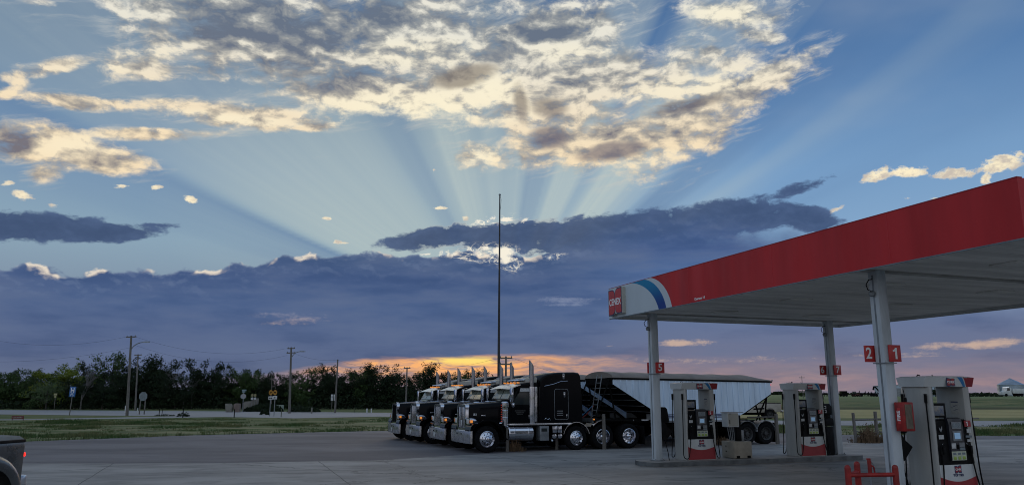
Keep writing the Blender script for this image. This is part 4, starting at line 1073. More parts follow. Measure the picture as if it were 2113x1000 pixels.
# ------------------------------------------------------------------ canopy over the pumps
CL, CW, ZB, ZT = 13.88, 9.4, 4.50, 5.47
def canopy():
    t = thing('canopy', 'large fuel station canopy with red fascia, blue and white stripes at its corner', 'canopy', (A_C.x, A_C.y, 0), PH_C)
    # local: x along the narrow side (EB), -y towards the near end (EA)
    m = MB(); th = .10
    m.bx(-.0, th, -CL, 0, ZB, ZT, M_RED)                                   # long fascia seen from the lot
    m.bx(th, CW, -th, 0, ZB, ZT, M_WHITE); m.bx(th, CW, -CL, -CL + th, ZB, ZT, M_RED); m.bx(CW - th, CW, -CL + th, -th, ZB, ZT, M_WHITE)
    f = m.build('fascia', t)
    m = MB()
    def arcx(x0, x1, k=12, p0=14, p1=78):
        s0, s1, c0, c1 = math.sin(R(p0)), math.sin(R(p1)), math.cos(R(p0)), math.cos(R(p1)); out = []
        for i in range(k + 1):
            a = R(p0 + (p1 - p0) * i / k)
            out.append((x0 + (x1 - x0) * (math.sin(a) - s0) / (s1 - s0), ZT - (ZT - ZB) * (c0 - math.cos(a)) / (c0 - c1)))
        return out
    e0, e1, e2 = arcx(1.50, 3.05), arcx(2.30, 3.46), arcx(2.66, 3.75)
    def band(l, r, mat, off):
        poly = [(-p[0], p[1]) for p in l] + [(-p[0], p[1]) for p in r[::-1]]
        m.prism(poly, -off, -.0, mat, 'x')
    zz = 0.004
    band([(0.0, ZT - zz), (0.0, ZB + zz)], [(q[0], min(max(q[1], ZB + zz), ZT - zz)) for q in e0], pbr('fascia_white', (0.52, 0.58, 0.62), 0.45, var=.06, scale=1), .006)
    mg = bpy.data.materials.new('stripe_print'); mg.use_nodes = True; gg = NG(mg.node_tree)
    zz_ = gg.sep(gg.new('ShaderNodeTexCoord').outputs['Object'])[2]
    gg.put(mg.node_tree.nodes['Principled BSDF'].inputs['Base Color'], gg.mix(gg.ss(zz_, ZB + .1, ZT - .1), (0.012, 0.050, 0.24, 1), (0.010, 0.22, 0.42, 1)))
    mg.node_tree.nodes['Principled BSDF'].inputs['Specular IOR Level'].default_value = .2
    band(e0, e1, mg, .006)
    band(e1, e2, pbr('fascia_white', (0.52, 0.58, 0.62)), .006)
    m.build('stripe_graphic', f)
    m = MB(); m.text("Clearance 14'", .088, M_TEXTW, (-.004, -5.10, ZB + .08), (0, -1, 0), (0, 0, 1), .002, .002); m.build('clearance_lettering', f)
    m = MB()                                                               # sheet joints of the red face and the metal trim
    for y in (4.6, 8.0, 11.3): m.box((-.001, -y, (ZB + ZT) / 2), (.004, .012, ZT - ZB - .04), pbr('joint_red', (.55, .024, .028), .5))
    m.bx(-.006, th + .01, -CL - .005, .005, ZT, ZT + .015, M_REDP); m.bx(-.008, .02, -CL - .008, .01, ZB - .022, ZB, M_SIGNBACK)
    m.build('trim', f)
    m = MB()                                                               # protruding logo box
    h, w = .84, .92; cy, cz = -.66, (ZT + ZB) / 2 + .0
    m.prism([(cy - w / 2, cz - h / 2 + .02), (cy - w / 2, cz + h / 2), (cy - w * .22, cz + h / 2 - .02), (cy - .02, cz + h / 2 - .14), (cy + w * .22, cz + h / 2 - .06), (cy + w / 2, cz + h / 2 - .04), (cy + w / 2, cz - h / 2), (cy + w * .2, cz - h / 2 + .0), (cy, cz - h / 2 + .05), (cy - w * .2, cz - h / 2 + .02)][::-1], -.13, -.0, M_CREAM, 'x')
    logo(m, (-.132, cy, cz), (0, -1, 0), (0, 0, 1), w * .9, h * .96, M_REDS, M_NAVY)
    m.build('logo_box', f)
    m = MB()                                                               # soffit of long pans with seams
    n = 30; w = (CL - 2 * th) / n
    for i in range(n): m.bx(th, CW - th, -CL + th + i * w + .006, -CL + th + (i + 1) * w - .006, ZB + .10, ZB + .14, M_SOFFIT)
    m.bx(th, CW - th, -CL + th, -th, ZB + .141, ZB + .16, M_DARKSEAM)
    so = m.build('soffit', t)
    m = MB()                                                               # gutter lines over the columns
    for b in (): pass
    for a in (1.1, 10.1): m = MB(); m.bx(th, CW - th, -a - .09, -a + .09, ZB + .070, ZB + .097, pbr('beam_cover', (.42, .41, .38), .7, var=.4, scale=1.5)); m.build('beam_cover', so)
    for b in (2.7, 6.2):
        for a in (2.4, 5.6, 8.6, 11.7):
            m = MB(); m.box((b, -a, ZB + .085), (.60, .60, .028), M_SOFFIT, .012); m.box((b, -a, ZB + .066), (.46, .46, .012), M_SOFFIT, .004)
            m.build('light_fixture', so)
    m = MB(); m.bx(.12, CW - .12, -CL + .12, -.12, ZT - .25, ZT - .18, M_STEEL); m.build('roof_deck', t)
canopy()
COLS = [(1.1, .93, 'white steel canopy column with the number 5 flag beside the left pump', '', '5'), (1.1, 7.85, 'white steel canopy column with the number 6 and 7 flags behind the black bin', '6', '7'), (10.1, .88, 'white steel canopy column with the number 2 and 1 flags and the red cabinet', '2', '1'), (10.1, 7.85, 'white steel canopy column at the far right end of the near island', None, None)]
for a, b, lab, n1, n2 in COLS:
    p = CP(a, b)
    t = thing('canopy_column', lab, 'column', (p.x, p.y, 0), PH_C, 'columns carrying the canopy')
    m = MB(); m.box((0, 0, (ZB + .10 + .15) / 2), (.24, .24, ZB + .10 - .15), M_COLUMN, .018)
    for s in (-1, 1): m.bx(-.03, .03, s * .121 - .004, s * .121 + .004, .2, ZB, pbr('column_shadow_gap', (.22, .24, .27), .6, var=.2)) if False else None
    m.build('post', t)
    m = MB(); m.bx(-.124, -.119, -.02, .02, .2, ZB + .0, M_STEEL); m.bx(-.02, .0, .119, .124, .2, ZB, M_STEEL); m.build('seam', t)
    m = MB(); m.box((0, 0, .165), (.34, .34, .03), M_STEEL, .005)
    for q in ((-.14, -.14), (.14, -.14), (.14, .14), (-.14, .14)): m.lathe([(.02, .18), (.02, .21), (.001, .215)], (q[0], q[1], 0), M_STEEL, 'z', 6)
    m.build('base_plate', t)
    m = MB(); m.tube([(-.13, 0, ZB - .08), (-.22, .0, ZB - .10), (-.30, 0, ZB - .2), (-.27, 0, ZB - .3), (-.17, 0, ZB - .33), (-.14, 0, ZB - .37)], .011, M_BLACK, 6)
    m.lathe([(.05, -.05), (.07, .02), (.02, .06), (.001, .07)], (-.17, 0, ZB - .38), M_STEEL, 'z', 12); m.build('cable_loop', t)
    if n2 is not None:
        z = 2.92; 
        for k, (txt, xc) in enumerate(((n1, {'': 0.0}.get(n1, -.20)), (n2, .12))):
            hh = .33; ww = .32
            yf = .15 if k == 0 else -.15; ww = .30; m = MB(); m.box((xc, yf, z), (ww, .03, hh), M_REDS, .004); fl = m.build('number_flag', t)
            m = MB(); m.text(txt, .31, M_TEXTW, (xc - (.055 if k == 0 else 0), yf - .018, z), (1, 0, 0), (0, 0, 1), .002, .006)
            if txt: m.build('numeral', fl)
            else: m.bm.free()
        m = MB(); m.bx(-.14, .14, -.165, .165, z - .20, z - .18, M_STEEL); m.build('flag_bracket', t)

# islands
def island(name, a, b0, b1, hw, label):
    t = thing(name, label, 'kerb island', (A_C.x, A_C.y, 0), PH_C, 'concrete pump islands')
    poly = [(b1, -a - hw), (b1, -a + hw)] + [] 
    r = hw; k = 10
    poly = [(b1 - r * .6 + r * .6 * math.cos(R(-90 + 180 * i / k)), -a + r * math.sin(R(-90 + 180 * i / k))) for i in range(k + 1)] + [(b0 + r * .6 + r * .6 * math.cos(R(90 + 180 * i / k)), -a + r * math.sin(R(90 + 180 * i / k))) for i in range(k + 1)]
    m = MB(); m.prism(poly, 0.0, .148, pbr('island_concrete', (.27, .255, .24), .85, var=.3, scale=2.2, bump=.3), 'z', .012)
    sb = m.build('slab', t)
    m = MB(); n = len(poly); o = [((x - (b0 + b1) / 2) * 1.0 + (b0 + b1) / 2, y) for x, y in poly]
    cx = (b0 + b1) / 2; inn = [(cx + (x - cx) * (1 + .006 / 4), -a + (y + a) * 1.008) for x, y in poly]
    vs = [(x, y, .02) for x, y in inn] + [(x, y, .145) for x, y in inn]
    m.faces(vs, [(i, (i + 1) % n, n + (i + 1) % n, n + i) for i in range(n)], pbr('kerb_steel', (.15, .16, .165), .6, .3, var=.4, scale=3), True)
    m.build('kerb_edging', sb)
island('pump_island', 1.1, .30, 8.55, .62, 'long rounded concrete island carrying the two farther pumps')
island('pump_island', 10.1, .10, 8.3, .62, 'concrete island carrying the near pump, mostly below the picture')

def dispenser(label, num, b, a):
    p = CP(a, b)
    t = thing('fuel_dispenser', label, 'fuel pump', (p.x, p.y, .148), PH_C, 'fuel pumps under the canopy')
    W2, D2 = .53, .34
    m = MB(); m.bx(-W2 + .02, W2 - .02, -D2, D2, 0, .62, M_WHITE, .01); body = m.build('cabinet', t)
    for s in (-1, 1):
        m = MB()                                                           # red skirt with a curved top on the white front
        k = 14; top = [(-W2 + .035 + (2 * W2 - .07) * i / k, .40 - .10 * math.sin(math.pi * i / k)) for i in range(k + 1)]
        m.prism([(W2 - .035, .02), (-W2 + .035, .02)] + top, s * (D2 + .001), s * (D2 + .010), M_REDP, 'y')
        m.build('red_skirt', body)
        m = MB(); logo(m, (0, s * (D2 + .004), .53), (-s, 0, 0), (0, 0, 1), .17, .14, M_REDP, M_NAVY, d=.002, fs=.80)
        m.text('TOP TIER', .065, M_NAVY, (0, s * (D2 + .006), .42), (-s, 0, 0), (0, 0, 1), .001, .002)
        m.build('front_logo', body)
    m = MB(); m.bx(-W2 + .03, W2 - .03, -D2 + .06, D2 - .06, .60, 1.48, M_BLACK, .01)
    for s in (-1, 1):
        # sloped black face: centre console proud, hose holsters either side
        m.prism([(s * (D2 - .05), .60), (s * (D2 + .005), .63), (s * (D2 - .02), 1.46), (s * (D2 - .08), 1.48)], -W2 + .03, W2 - .03, M_BLACK, 'x')
        m.prism([(s * D2, .68), (s * (D2 + .05), .72), (s * (D2 + .045), 1.38), (s * (D2 + .02), 1.50), (s * (D2 - .05), 1.52)], -.17, .20, pbr('console_dark', (.016, .017, .024), .4, var=.2, scale=4), 'x')
    bl = m.build('black_panel', t)
    for s in (-1, 1):
        Y = s * (D2 + .052)
        m = MB(); m.plate((.02, Y, 1.37), .25, .13, M_STEEL, .006); m.plate((.02, Y + s * .004, 1.37), .20, .09, M_LCD, .006); m.build('price_display', bl)
        m = MB(); m.plate((.02, Y, 1.17), .23, .19, M_STEEL, .006); m.plate((.02, Y + s * .005, 1.17), .15, .12, M_SCREEN, .006); m.build('card_display', bl)
        m = MB(); m.plate((-.10, Y, .98), .11, .10, M_PLATE, .006, bev=.002); m.plate((.12, Y, 1.00), .14, .08, M_STEEL, .008); m.plate((.12, Y, .92), .14, .05, M_LCD, .008); m.box((.01, Y, .96), (.05, .02, .09), M_CHASSIS, .006); m.build('card_reader', bl)
        m = MB(); m.plate((.02, Y - s * .004, .79), .38, .17, pbr('grade_label', (.50, .54, .42), .4, var=.15, scale=8), .006)
        for x in (-.10, .02, .14): m.box((x, Y + s * .004, .75), (.07, .012, .06), M_YGREEN, .006); m.plate((x, Y + s * .001, .83), .08, .04, M_LCD, .003)
        m.build('grade_buttons', bl)
        m = MB(); m.plate((.38, s * (D2 + .006), 1.40), .17, .12, M_REDP, .012); m.plate((.40, s * (D2 + .006), 1.26), .11, .08, M_PLATE, .012); m.plate((.38, s * (D2 + .006), 1.15), .16, .04, M_LCD, .012); m.plate((.39, s * (D2 + .006), 1.07), .12, .05, M_PLATE, .012)
        m.text(num, .12, M_TEXTW, (.36 if s < 0 else .36, s * (D2 + .014), 1.40), (-s, 0, 0), (0, 0, 1), .001, .003)
        m.build('side_labels', bl)
        m = MB(); m.plate((-.35, s * (D2 + .004), 1.15), .13, .08, M_PLATE, .008); m.prism([(-.35, 1.30), (-.31, 1.36), (-.31, 1.30), (-.35, 1.24), (-.39, 1.30), (-.39, 1.34)], s * (D2 + .004), s * (D2 + .010), M_STEEL, 'y'); m.build('holster_label', bl)
        # small advert screen between the pillars
        m = MB(); x0, x1, z0, z1 = -.50, -.11, 1.52, 1.80
        m.box(((x0 + x1) / 2, s * (D2 - .06), (z0 + z1) / 2), (x1 - x0, .05, z1 - z0), M_BLACK, .008)
        m.box(((x0 + x1) / 2 - .01, s * (D2 - .032), (z0 + z1) / 2 - .005), (.29, .006, .19), pbr('advert_screen', (.26, .24, .20), .3, var2=(.08, .12, .20), scale=9), .004); m.build('advert_screen', t)
    # hose pillars at both ends, open between them
    for s in (-1, 1):
        m = MB(); xo, xi = s * W2, s * (W2 - (.10 if s < 0 else .14))
        pts = [(xi, -D2 + .02), (xi, D2 - .02), (xo - s * .02, D2 + .02), (xo, D2 - .02), (xo + s * .045, D2 * .5), (xo + s * .055, 0), (xo + s * .045, -D2 * .5), (xo, -D2 + .02), (xo - s * .02, -D2 - .02)]
        m.prism(pts if s > 0 else pts[::-1], 0.0, 2.12, M_PILLAR, 'z', .012); pl = m.build('hose_pillar', t)
        if s > 0:
            m = MB(); m.plate((xi - .004, -.10, 1.72), .20, .26, pbr('notice_paper', (.44, .43, .40), .6, var=.15, scale=20), .003, 'x')
            m.box((xi - .008, -.10, 1.82), (.003, .16, .022), M_NAVY)
            for q in range(5): m.box((xi - .008, -.14 + .05 * (q % 3), 1.76 - .028 * q), (.002, .05, .008), M_NAVY)
            m.build('notice', pl)
        for u in (-1, 1):
            m = MB(); X = s * (W2 + .055); Y = u * (D2 - .06)
            m.tube([(X, Y, 1.98), (X, Y, 1.80)], .028, M_BLACK, 8)
            pts = [(X, Y, 1.82), (X + s * .02, Y + u * .02, 1.2), (X + s * .04, Y + u * .03, .55), (X + s * .06, Y + u * .05, .16), (X + s * .02, Y + u * .10, .06), (X - s * .08, Y + u * .12, .10), (X - s * .16, Y + u * .10, .45), (X - s * .20, Y + u * .08, .80)]
            # smooth the hose with Catmull-Rom
            P_ = [Vector(q) for q in pts]; sm = []
            for i in range(len(P_) - 1):
                p0, p1, p2, p3 = P_[max(i - 1, 0)], P_[i], P_[i + 1], P_[min(i + 2, len(P_) - 1)]
                for j in range(5):
                    h = j / 5; sm.append(.5 * ((2 * p1) + (p2 - p0) * h + (2 * p0 - 5 * p1 + 4 * p2 - p3) * h * h + (3 * p1 - p0 - 3 * p2 + p3) * h ** 3))
            sm.append(P_[-1]); m.tube(sm, .014, M_BLACK, 8); ho = m.build('hose', t)
            m = MB(); q = P_[-1]; m.tube([q, q + Vector((0, -u * .02, .12)), q + Vector((-s * .05, -u * .03, .2))], .028, M_BLACK, 8); m.box(q + Vector((-s * .02, u * .03, .10)), (.05, .03, .16), M_BLACK, .01); m.tube([q + Vector((-s * .05, -u * .03, .2)), q + Vector((-s * .13, -u * .06, .28))], .013, M_STEEL, 6)
            m.build('nozzle', ho)
    # topper
    m = MB(); x0, x1 = -.62, .66; zb, zt = 2.10, 2.33
    rings = []
    for x, dz, dy in ((x0, .03, -.04), (x0 + .14, .0, .0), (0, -.0, .02), (x1 - .3, -.0, .02), (x1, .03, -.02)):
        y = D2 + .06 + dy
        rings.append([(x, -y + .06, zb + .02), (x, -y, zt - .02 - dz * .3), (x, -y + .05, zt - dz * .6), (x, y - .05, zt - dz * .6), (x, y, zt - .02 - dz * .3), (x, y - .06, zb + .02)])
    def at(x):
        for i in range(len(rings) - 1):
            xa, xb = rings[i][0][0], rings[i + 1][0][0]
            if xa <= x <= xb:
                f = (x - xa) / (xb - xa); return [tuple(Vector(p).lerp(Vector(q), f)) for p, q in zip(rings[i], rings[i + 1])]
    m.loft(rings, M_WHITE, smooth=False); tp = m.build('topper', t, sharp=20)
    m = MB()
    for s in (-1, 1):                                                      # blue and red swooshes as thin skins
        def skin(fx0, fx1, mat, off):
            lo = []; hi = []; k = 8
            for i in range(k + 1):
                f = i / k
                for fx, arr in ((fx0, lo), (fx1, hi)):
                    x = fx(f); r = at(min(max(x, x0), x1)); a_, b_ = (r[1], r[0]) if s < 0 else (r[4], r[5])
                    q = Vector(a_).lerp(Vector(b_), f); arr.append((q.x, q.y + s * off, q.z - .0))
            n = len(lo); vs = lo + hi
            m.faces(vs, [(i, i + 1, n + i + 1, n + i) for i in range(n - 1)], mat)
        c = lambda xa, xb: (lambda f: xa + (xb - xa) * f ** .8)
        skin(c(.14, .36), c(.27, .43), M_BLUE, .004)
        skin(c(.31, .46), lambda f: x1, M_REDP, .004)
    xx = x1 + .002; r = at(x1)
    m.faces([(xx, p[1], p[2]) for p in r], [tuple(range(6))], M_REDP)
    for s in (-1, 1): logo(m, (-.02, s * (D2 + .068), 2.215), (-s, 0, 0), (0, 0, 1), .22, .175, M_REDP, M_NAVY, d=.003, fs=.80)
    m.build('topper_graphic', tp)
    m = MB(); m.tube([(-.45, 0, 2.32), (-.42, 0, 2.36), (-.36, 0, 2.345)], .012, M_BLACK, 5); m.tube([(.0, 0, 2.33), (-.03, 0, 2.36)], .01, M_BLACK, 5); m.build('cable_stub', tp)
    return t
dispenser('left fuel pump of the farther island, marked 5, beside the column with the 5 flag', '5', 2.30, 1.10)
dispenser('right fuel pump of the farther island, marked 7, next to the tall black bin', '7', 6.55, 1.10)
dispenser('nearest fuel pump, marked 1, right of the column with the red cabinet', '1', 2.13, 10.10)

# concrete block with an electrical cabinet between the two farther pumps
def meter_block():
    p = CP(1.05, 3.86)
    t = thing('concrete_block', 'beige concrete block on the island between the two farther pumps', 'concrete block', (p.x, p.y, .148), PH_C)
    m = MB(); m.box((0, 0, .26), (.66, .66, .50), M_CONCB, .015); bl = m.build('block', t)
    m = MB()
    for x in (-.2, .2): m.box((x, -.33, .05), (.12, .03, .07), M_CHASSIS, .01)
    for x, z in ((-.33, .36), (-.33, .2)): m.box((x, .1, z), (.02, .04, .03), M_CHASSIS)
    m.build('lifting_slots', bl)
    t2 = thing('electrical_cabinet', 'white electrical cabinet on a dark post standing on the beige block', 'electrical cabinet', (p.x, p.y, .66), PH_C)
    m = MB(); m.bx(-.02, .15, -.08, .08, 0, .80, M_BLACK, .008); m.build('post', t2)
    m = MB(); m.bx(-.40, .02, -.16, .16, .44, .88, M_WHITE, .012); m.bx(-.42, .20, -.18, .18, .88, .90, M_STEEL, .004); cb = m.build('box', t2)
    m = MB(); m.plate((-.19, -.163, .66), .36, .38, M_CREAM, .006); m.box((-.33, -.168, .60), (.02, .015, .12), M_BLACK); m.build('door', cb)
    m = MB(); m.text('11', .07, M_NAVY, (-.30, -.172, .84), (1, 0, 0), (0, 0, 1), .001); m.build('number', cb)
    m = MB()
    for x in (-.32, -.24, -.16, -.08): m.tube([(x, 0, .46), (x * .9, 0, .3), (x * .7, .02, .0)], .014, M_STEEL, 6)
    m.build('conduit', t2)
    m = MB(); m.box((.20, -.03, .16), (.10, .10, .34), M_STEEL, .01); m.build('switch_box', t2)
meter_block()
# black service bin beside the 6/7 column
def bin_():
    p = CP(1.12, 7.32)
    t = thing('service_bin', 'tall black bin with towel dispenser beside the column with flags 6 and 7', 'bin', (p.x, p.y, .148), PH_C)
    m = MB(); m.bx(-.22, .22, -.20, .20, 0, .92, M_BLACK, .03); m.build('bin_body', t)
    m = MB(); m.prism([(-.24, .94), (.24, .94), (.24, 1.14), (.18, 1.20), (-.18, 1.18), (-.24, 1.08)], -.22, .22, M_BLACK, 'y', .02); m.build('bin_hood', t)
    m = MB(); m.bx(.02, .22, -.12, .14, 1.16, 1.40, M_BLACK, .02); m.bx(-.20, .0, -.03, .05, 1.10, 1.36, M_CREAM, .01); m.build('squeegee_tray', t)
    m = MB(); m.prism([(-.24, 1.32), (.22, 1.30), (.24, 1.55), (.16, 1.66), (-.22, 1.64)], -.18, .18, M_BLACK, 'y', .02); th_ = m.build('towel_box', t)
    m = MB(); m.plate((-.10, -.185, 1.54), .19, .10, M_PLATE, .006); m.plate((-.10, -.185, 1.41), .19, .10, M_PLATE, .006)
    for z in (1.54, 1.41):
        for x in (-.14, -.06): m.plate((x, -.19, z), .05, .05, M_CHASSIS, .003)
    m.build('label', th_)
bin_()
# washer stations hung on the columns
def washer(a, b, label, z):
    p = CP(a, b)
    t = thing('washer_station', label, 'washer station', (p.x, p.y, z), PH_C, 'black windshield washer stations on the columns')
    m = MB(); m.prism([(.0, .46), (.14, .46), (.20, .40), (.26, .05), (.24, .0), (.0, .0)], -.12, .12, M_BLACK, 'y', .015); m.build('dispenser_box', t)
    m = MB(); m.loft([[(.02, -.10, .02), (.10, -.10, .02), (.10, .10, .02), (.02, .10, .02)], [(.0, -.12, -.14), (.20, -.12, -.14), (.20, .12, -.14), (.0, .12, -.14)], [(.0, -.12, -.26), (.36, -.12, -.26), (.36, .12, -.26), (.0, .12, -.26)], [(.02, -.10, -.52), (.14, -.10, -.52), (.14, .10, -.52), (.02, .10, -.52)]], M_BLACK, False); m.build('bucket', t)
    m = MB(); m.tube([(.12, 0, -.5), (.16, -.02, -.62), (.22, -.04, -.9), (.26, -.04, -1.2)], .013, M_BLACK, 6); m.build('hose', t)
washer(1.12, 1.06, 'black washer station hung on the column with the 5 flag', 1.27)
washer(10.0, 1.01, 'black washer station hung behind the red cabinet on the near column', 1.36)
# red extinguisher cabinet
p = CP(10.26, .90)
t = thing('extinguisher_cabinet', 'red extinguisher cabinet with a clear front on the near column', 'cabinet', (p.x, p.y, 1.42), PH_C)
m = MB(); m.bx(-.06, .22, -.20, -.0, 0, .55, M_REDG, .015); cb = m.build('box', t)
m = MB(); m.box((.08, -.204, .28), (.17, .006, .46), pbr('cabinet_window', (.20, .16, .12), .12, var=.5, scale=5, stretch=(1, 1, .5))); m.build('window', cb)
m = MB(); m.box((-.062, -.10, .29), (.004, .07, .30), M_REDS); m.text('FIRE', .10, M_TEXTW, (-.066, -.10, .29), (0, 0, 1), (0, 1, 0), .001, .003, 1.1); m.build('lettering', cb)
m = MB(); m.lathe([(.03, .55), (.03, .62), (.02, .64), (.001, .64)], (.19, -.05, 0), M_BLACK, 'z', 10); m.tube([(.19, -.05, .64), (.18, -.03, .80)], .008, M_BLACK, 5); m.build('alarm_cap', cb)
# red pipe guard at the island end
def guard():
    t = thing('pipe_guard', 'low red steel pipe guard at the end of the near island', 'guard rail', (0, 0, 0))
    pl, pr, pb = CP(10.43, -.60), CP(10.62, .34), CP(9.99, .05)
    for q, h in ((pl, .79), (pr, .78), (pb, .80)):
        m = MB(); m.tube([(q.x, q.y, 0), (q.x, q.y, h)], .056, M_REDG, 16, cap=False)
        m.lathe([(.056, h), (.048, h + .03), (.028, h + .05), (.001, h + .056)], (q.x, q.y, 0), M_REDG, 'z', 16); m.build('post', t)
    m = MB()
    for a_, b_ in ((pl, pr), (pl, pb)):
        for z in (.66, .30): m.tube([(a_.x, a_.y, z), (b_.x, b_.y, z)], .038, M_REDG, 12)
    m.build('rail', t)
guard()
q = P(1793, 946, 15.4)
t = thing('yard_hydrant', 'small yard hydrant with a red head on a grey pipe behind the red guard', 'hydrant', (q.x, q.y, 0))
z = q.z
m = MB(); m.tube([(0, 0, 0), (0, 0, z - .28)], .018, M_STEEL, 8); m.build('pipe', t)
m = MB(); m.tube([(0, 0, z - .30), (0, 0, z - .02)], .038, M_REDG, 10); m.box((-.01, 0, z), (.07, .05, .03), M_REDG, .006); m.tube([(.03, 0, z - .12), (.08, 0, z - .15), (.09, 0, z - .26)], .016, M_REDG, 6); m.build('head', t)
m = MB(); m.tube([(.02, 0, z - .03), (.07, 0, z - .10), (.11, .0, z - .26)], .008, M_STEEL, 6); m.build('lever', t)
# ------------------------------------------------------------------ wooden posts and rails at the lot edge
def wpost(u, v, h, label, r=.075, sc=1.0, lean=0.0):
    g_ = G(u, v)
    t = thing('wooden_post', label, 'post', (g_.x, g_.y, 0), 0.3 * u)
    m = MB(); m.lathe([(r * 1.05, 0), (r, h * .5), (r * .93, h - .01), (r * .8, h), (.001, h + .004)], (0, 0, 0), M_WOOD, 'z', 9); m.build('post', t)
    t.rotation_euler = (lean, lean * .5, 0)
    return g_
pA = wpost(1047, 931, 1.30, 'grey wooden post in front of the nearest truck\'s fuel tank, weeds at its foot', .062)
pB = wpost(1149, 927, 1.30, 'grey wooden post in front of the nearest truck\'s sleeper', .062, lean=.01)
pC = wpost(1247, 926, 1.34, 'grey wooden post in front of the nearest truck\'s drive wheels', .075)
pD = wpost(1605, 915, 1.28, 'grey wooden post right of the trailer\'s tail light', .085)
pE = wpost(1767, 913, 1.30, 'wooden fence post left of the near column with weeds at its foot', .07, lean=-.03)
pF = wpost(1811, 909, 1.33, 'wooden fence post beside the near column, right of the weedy one', .08)
def cable(name, pts, r, mat, label, cat, sag=0.0, grp=None):
    P_ = []
    for a, b in zip(pts, pts[1:]):
        a, b = Vector(a), Vector(b); n = 12
        for i in range(n): f = i / n; q = a.lerp(b, f); q.z -= sag * 4 * f * (1 - f); P_.append(q)
    P_.append(Vector(pts[-1])); m = MB(); m.tube(P_, r, mat, 5); o = m.build(name, sharp=0); return tag(o, label, cat, grp)
cable('fence_rail', [(pD.x - 1.35, pD.y - .3, 1.14), (pD.x, pD.y, 1.14)], .032, M_WOOD, 'grey pipe rail joined to the post right of the trailer', 'rail')
cable('fence_rail', [(pE.x, pE.y, .98), (pF.x, pF.y, .98), (pF.x + 5.5, pF.y + 1.2, .98)], .035, M_WOOD, 'upper wooden rail on the two fence posts by the near column', 'rail')
cable('fence_rail', [(pE.x, pE.y, .52), (pF.x, pF.y, .40), (pF.x + 4.5, pF.y + 1.0, .55)], .03, M_WOOD, 'lower sagging rail on the two fence posts by the near column', 'rail', .08)
def weeds(u, v, w, h, n, label, mat=M_DRY, seed=1):
    g_ = G(u, v); rnd = random.Random(seed); m = MB(); vs = []; fs = []
    for i in range(n):
        x, y = rnd.gauss(0, w * .4), rnd.gauss(0, w * .25); hh = h * rnd.uniform(.4, 1.1) * max(.3, 1 - abs(x) / w); a = rnd.uniform(0, 6.28)
        lx, ly = rnd.uniform(-.35, .35) * hh, rnd.uniform(-.3, .3) * hh; k = len(vs); ww = rnd.uniform(.006, .014)
        vs += [(x - ww, y, 0), (x + ww, y, 0), (x + lx * .5 + ww * .7, y + ly * .5, hh * .6), (x + lx * .5 - ww * .7, y + ly * .5, hh * .6), (x + lx, y + ly, hh)]
        fs += [(k, k + 1, k + 2, k + 3), (k + 3, k + 2, k + 4)]
        for _ in range(3):
            f = rnd.uniform(.35, 1); k = len(vs); cx, cy, cz = x + lx * f, y + ly * f, hh * f; s_ = rnd.uniform(.015, .04)
            vs += [(cx, cy, cz), (cx + rnd.uniform(-s_, s_), cy + s_, cz + s_), (cx + s_ * rnd.choice((-1, 1)), cy, cz + s_ * 1.6)]; fs.append((k, k + 1, k + 2))
    m.faces(vs, fs, mat); o = m.build('weed_clump', sharp=0); o.location = (g_.x, g_.y, 0); return tag(o, label, 'weeds')
weeds(1062, 930, .40, .62, 120, 'dry brown weeds at the foot of the post by the fuel tank', seed=2)
weeds(1792, 913, .75, .85, 420, 'reddish brown weeds growing between the two fence posts', seed=3)
weeds(1492, 917, .6, .35, 200, 'low dry weeds below the trailer between the two farther pumps', seed=4)
weeds(1830, 912, .5, .5, 200, 'small brown weeds left behind the near column', seed=6)

# ------------------------------------------------------------------ utility poles, mast, lines
def crossarm(m, z, w, ins=3):
    m.box((0, 0, z), (w, .10, .11), M_WOOD)
    for k in range(ins): x = -w / 2 + .08 + (w - .16) * k / max(ins - 1, 1); m.lathe([(.03, z + .05), (.045, z + .10), (.03, z + .17), (.001, z + .18)], (x, 0, 0), M_STEEL, 'z', 6)
def pole(u, v, vt, D, label, arms=(), lamp=None, du=0, r=.14, name='utility_pole', rz=0.0):
    g_ = G(u, v); 
    if D: g_ = Vector((P(u, v, D).x, D, 0))
    top = P(u + du, vt, g_.y); h = top.z
    t = thing(name, label, 'utility pole', (g_.x, g_.y, 0))
    t.rotation_euler = (0, math.atan2(top.x - g_.x, h), 0) 
    m = MB(); m.tube([(0, 0, -.2), (0, 0, h * .5), (0, 0, h)], r, M_WOOD, 9, r * .62); m.build('pole', t)
    for z, w, n in arms:
        m = MB(); crossarm(m, h - z, w, n); a = m.build('crossarm', t); a.rotation_euler = (0, 0, rz)
    if lamp:
        z, L = lamp
        m = MB(); pts = [(0, -.05, h - z)] + [(L * (1 - math.cos(R(a))) * 1.0, -.05, h - z + 1.05 * math.sin(R(a))) for a in range(12, 91, 13)]
        m.tube(pts, .045, M_STEEL, 7); la = m.build('lamp_arm', t)
        q = pts[-1]; m = MB(); m.loft([[(q[0] - .05, q[1] - .06, q[2] - .04), (q[0] - .05, q[1] + .06, q[2] - .04), (q[0] - .05, q[1] + .05, q[2] + .05), (q[0] - .05, q[1] - .05, q[2] + .05)], [(q[0] + .30, q[1] - .15, q[2] - .06), (q[0] + .30, q[1] + .15, q[2] - .06), (q[0] + .30, q[1] + .10, q[2] + .08), (q[0] + .30, q[1] - .10, q[2] + .08)], [(q[0] + .62, q[1] - .08, q[2] - .05), (q[0] + .62, q[1] + .08, q[2] - .05), (q[0] + .62, q[1] + .05, q[2] + .03), (q[0] + .62, q[1] - .05, q[2] + .03)]], M_STEEL, False); m.build('lamp_head', la)
    return top
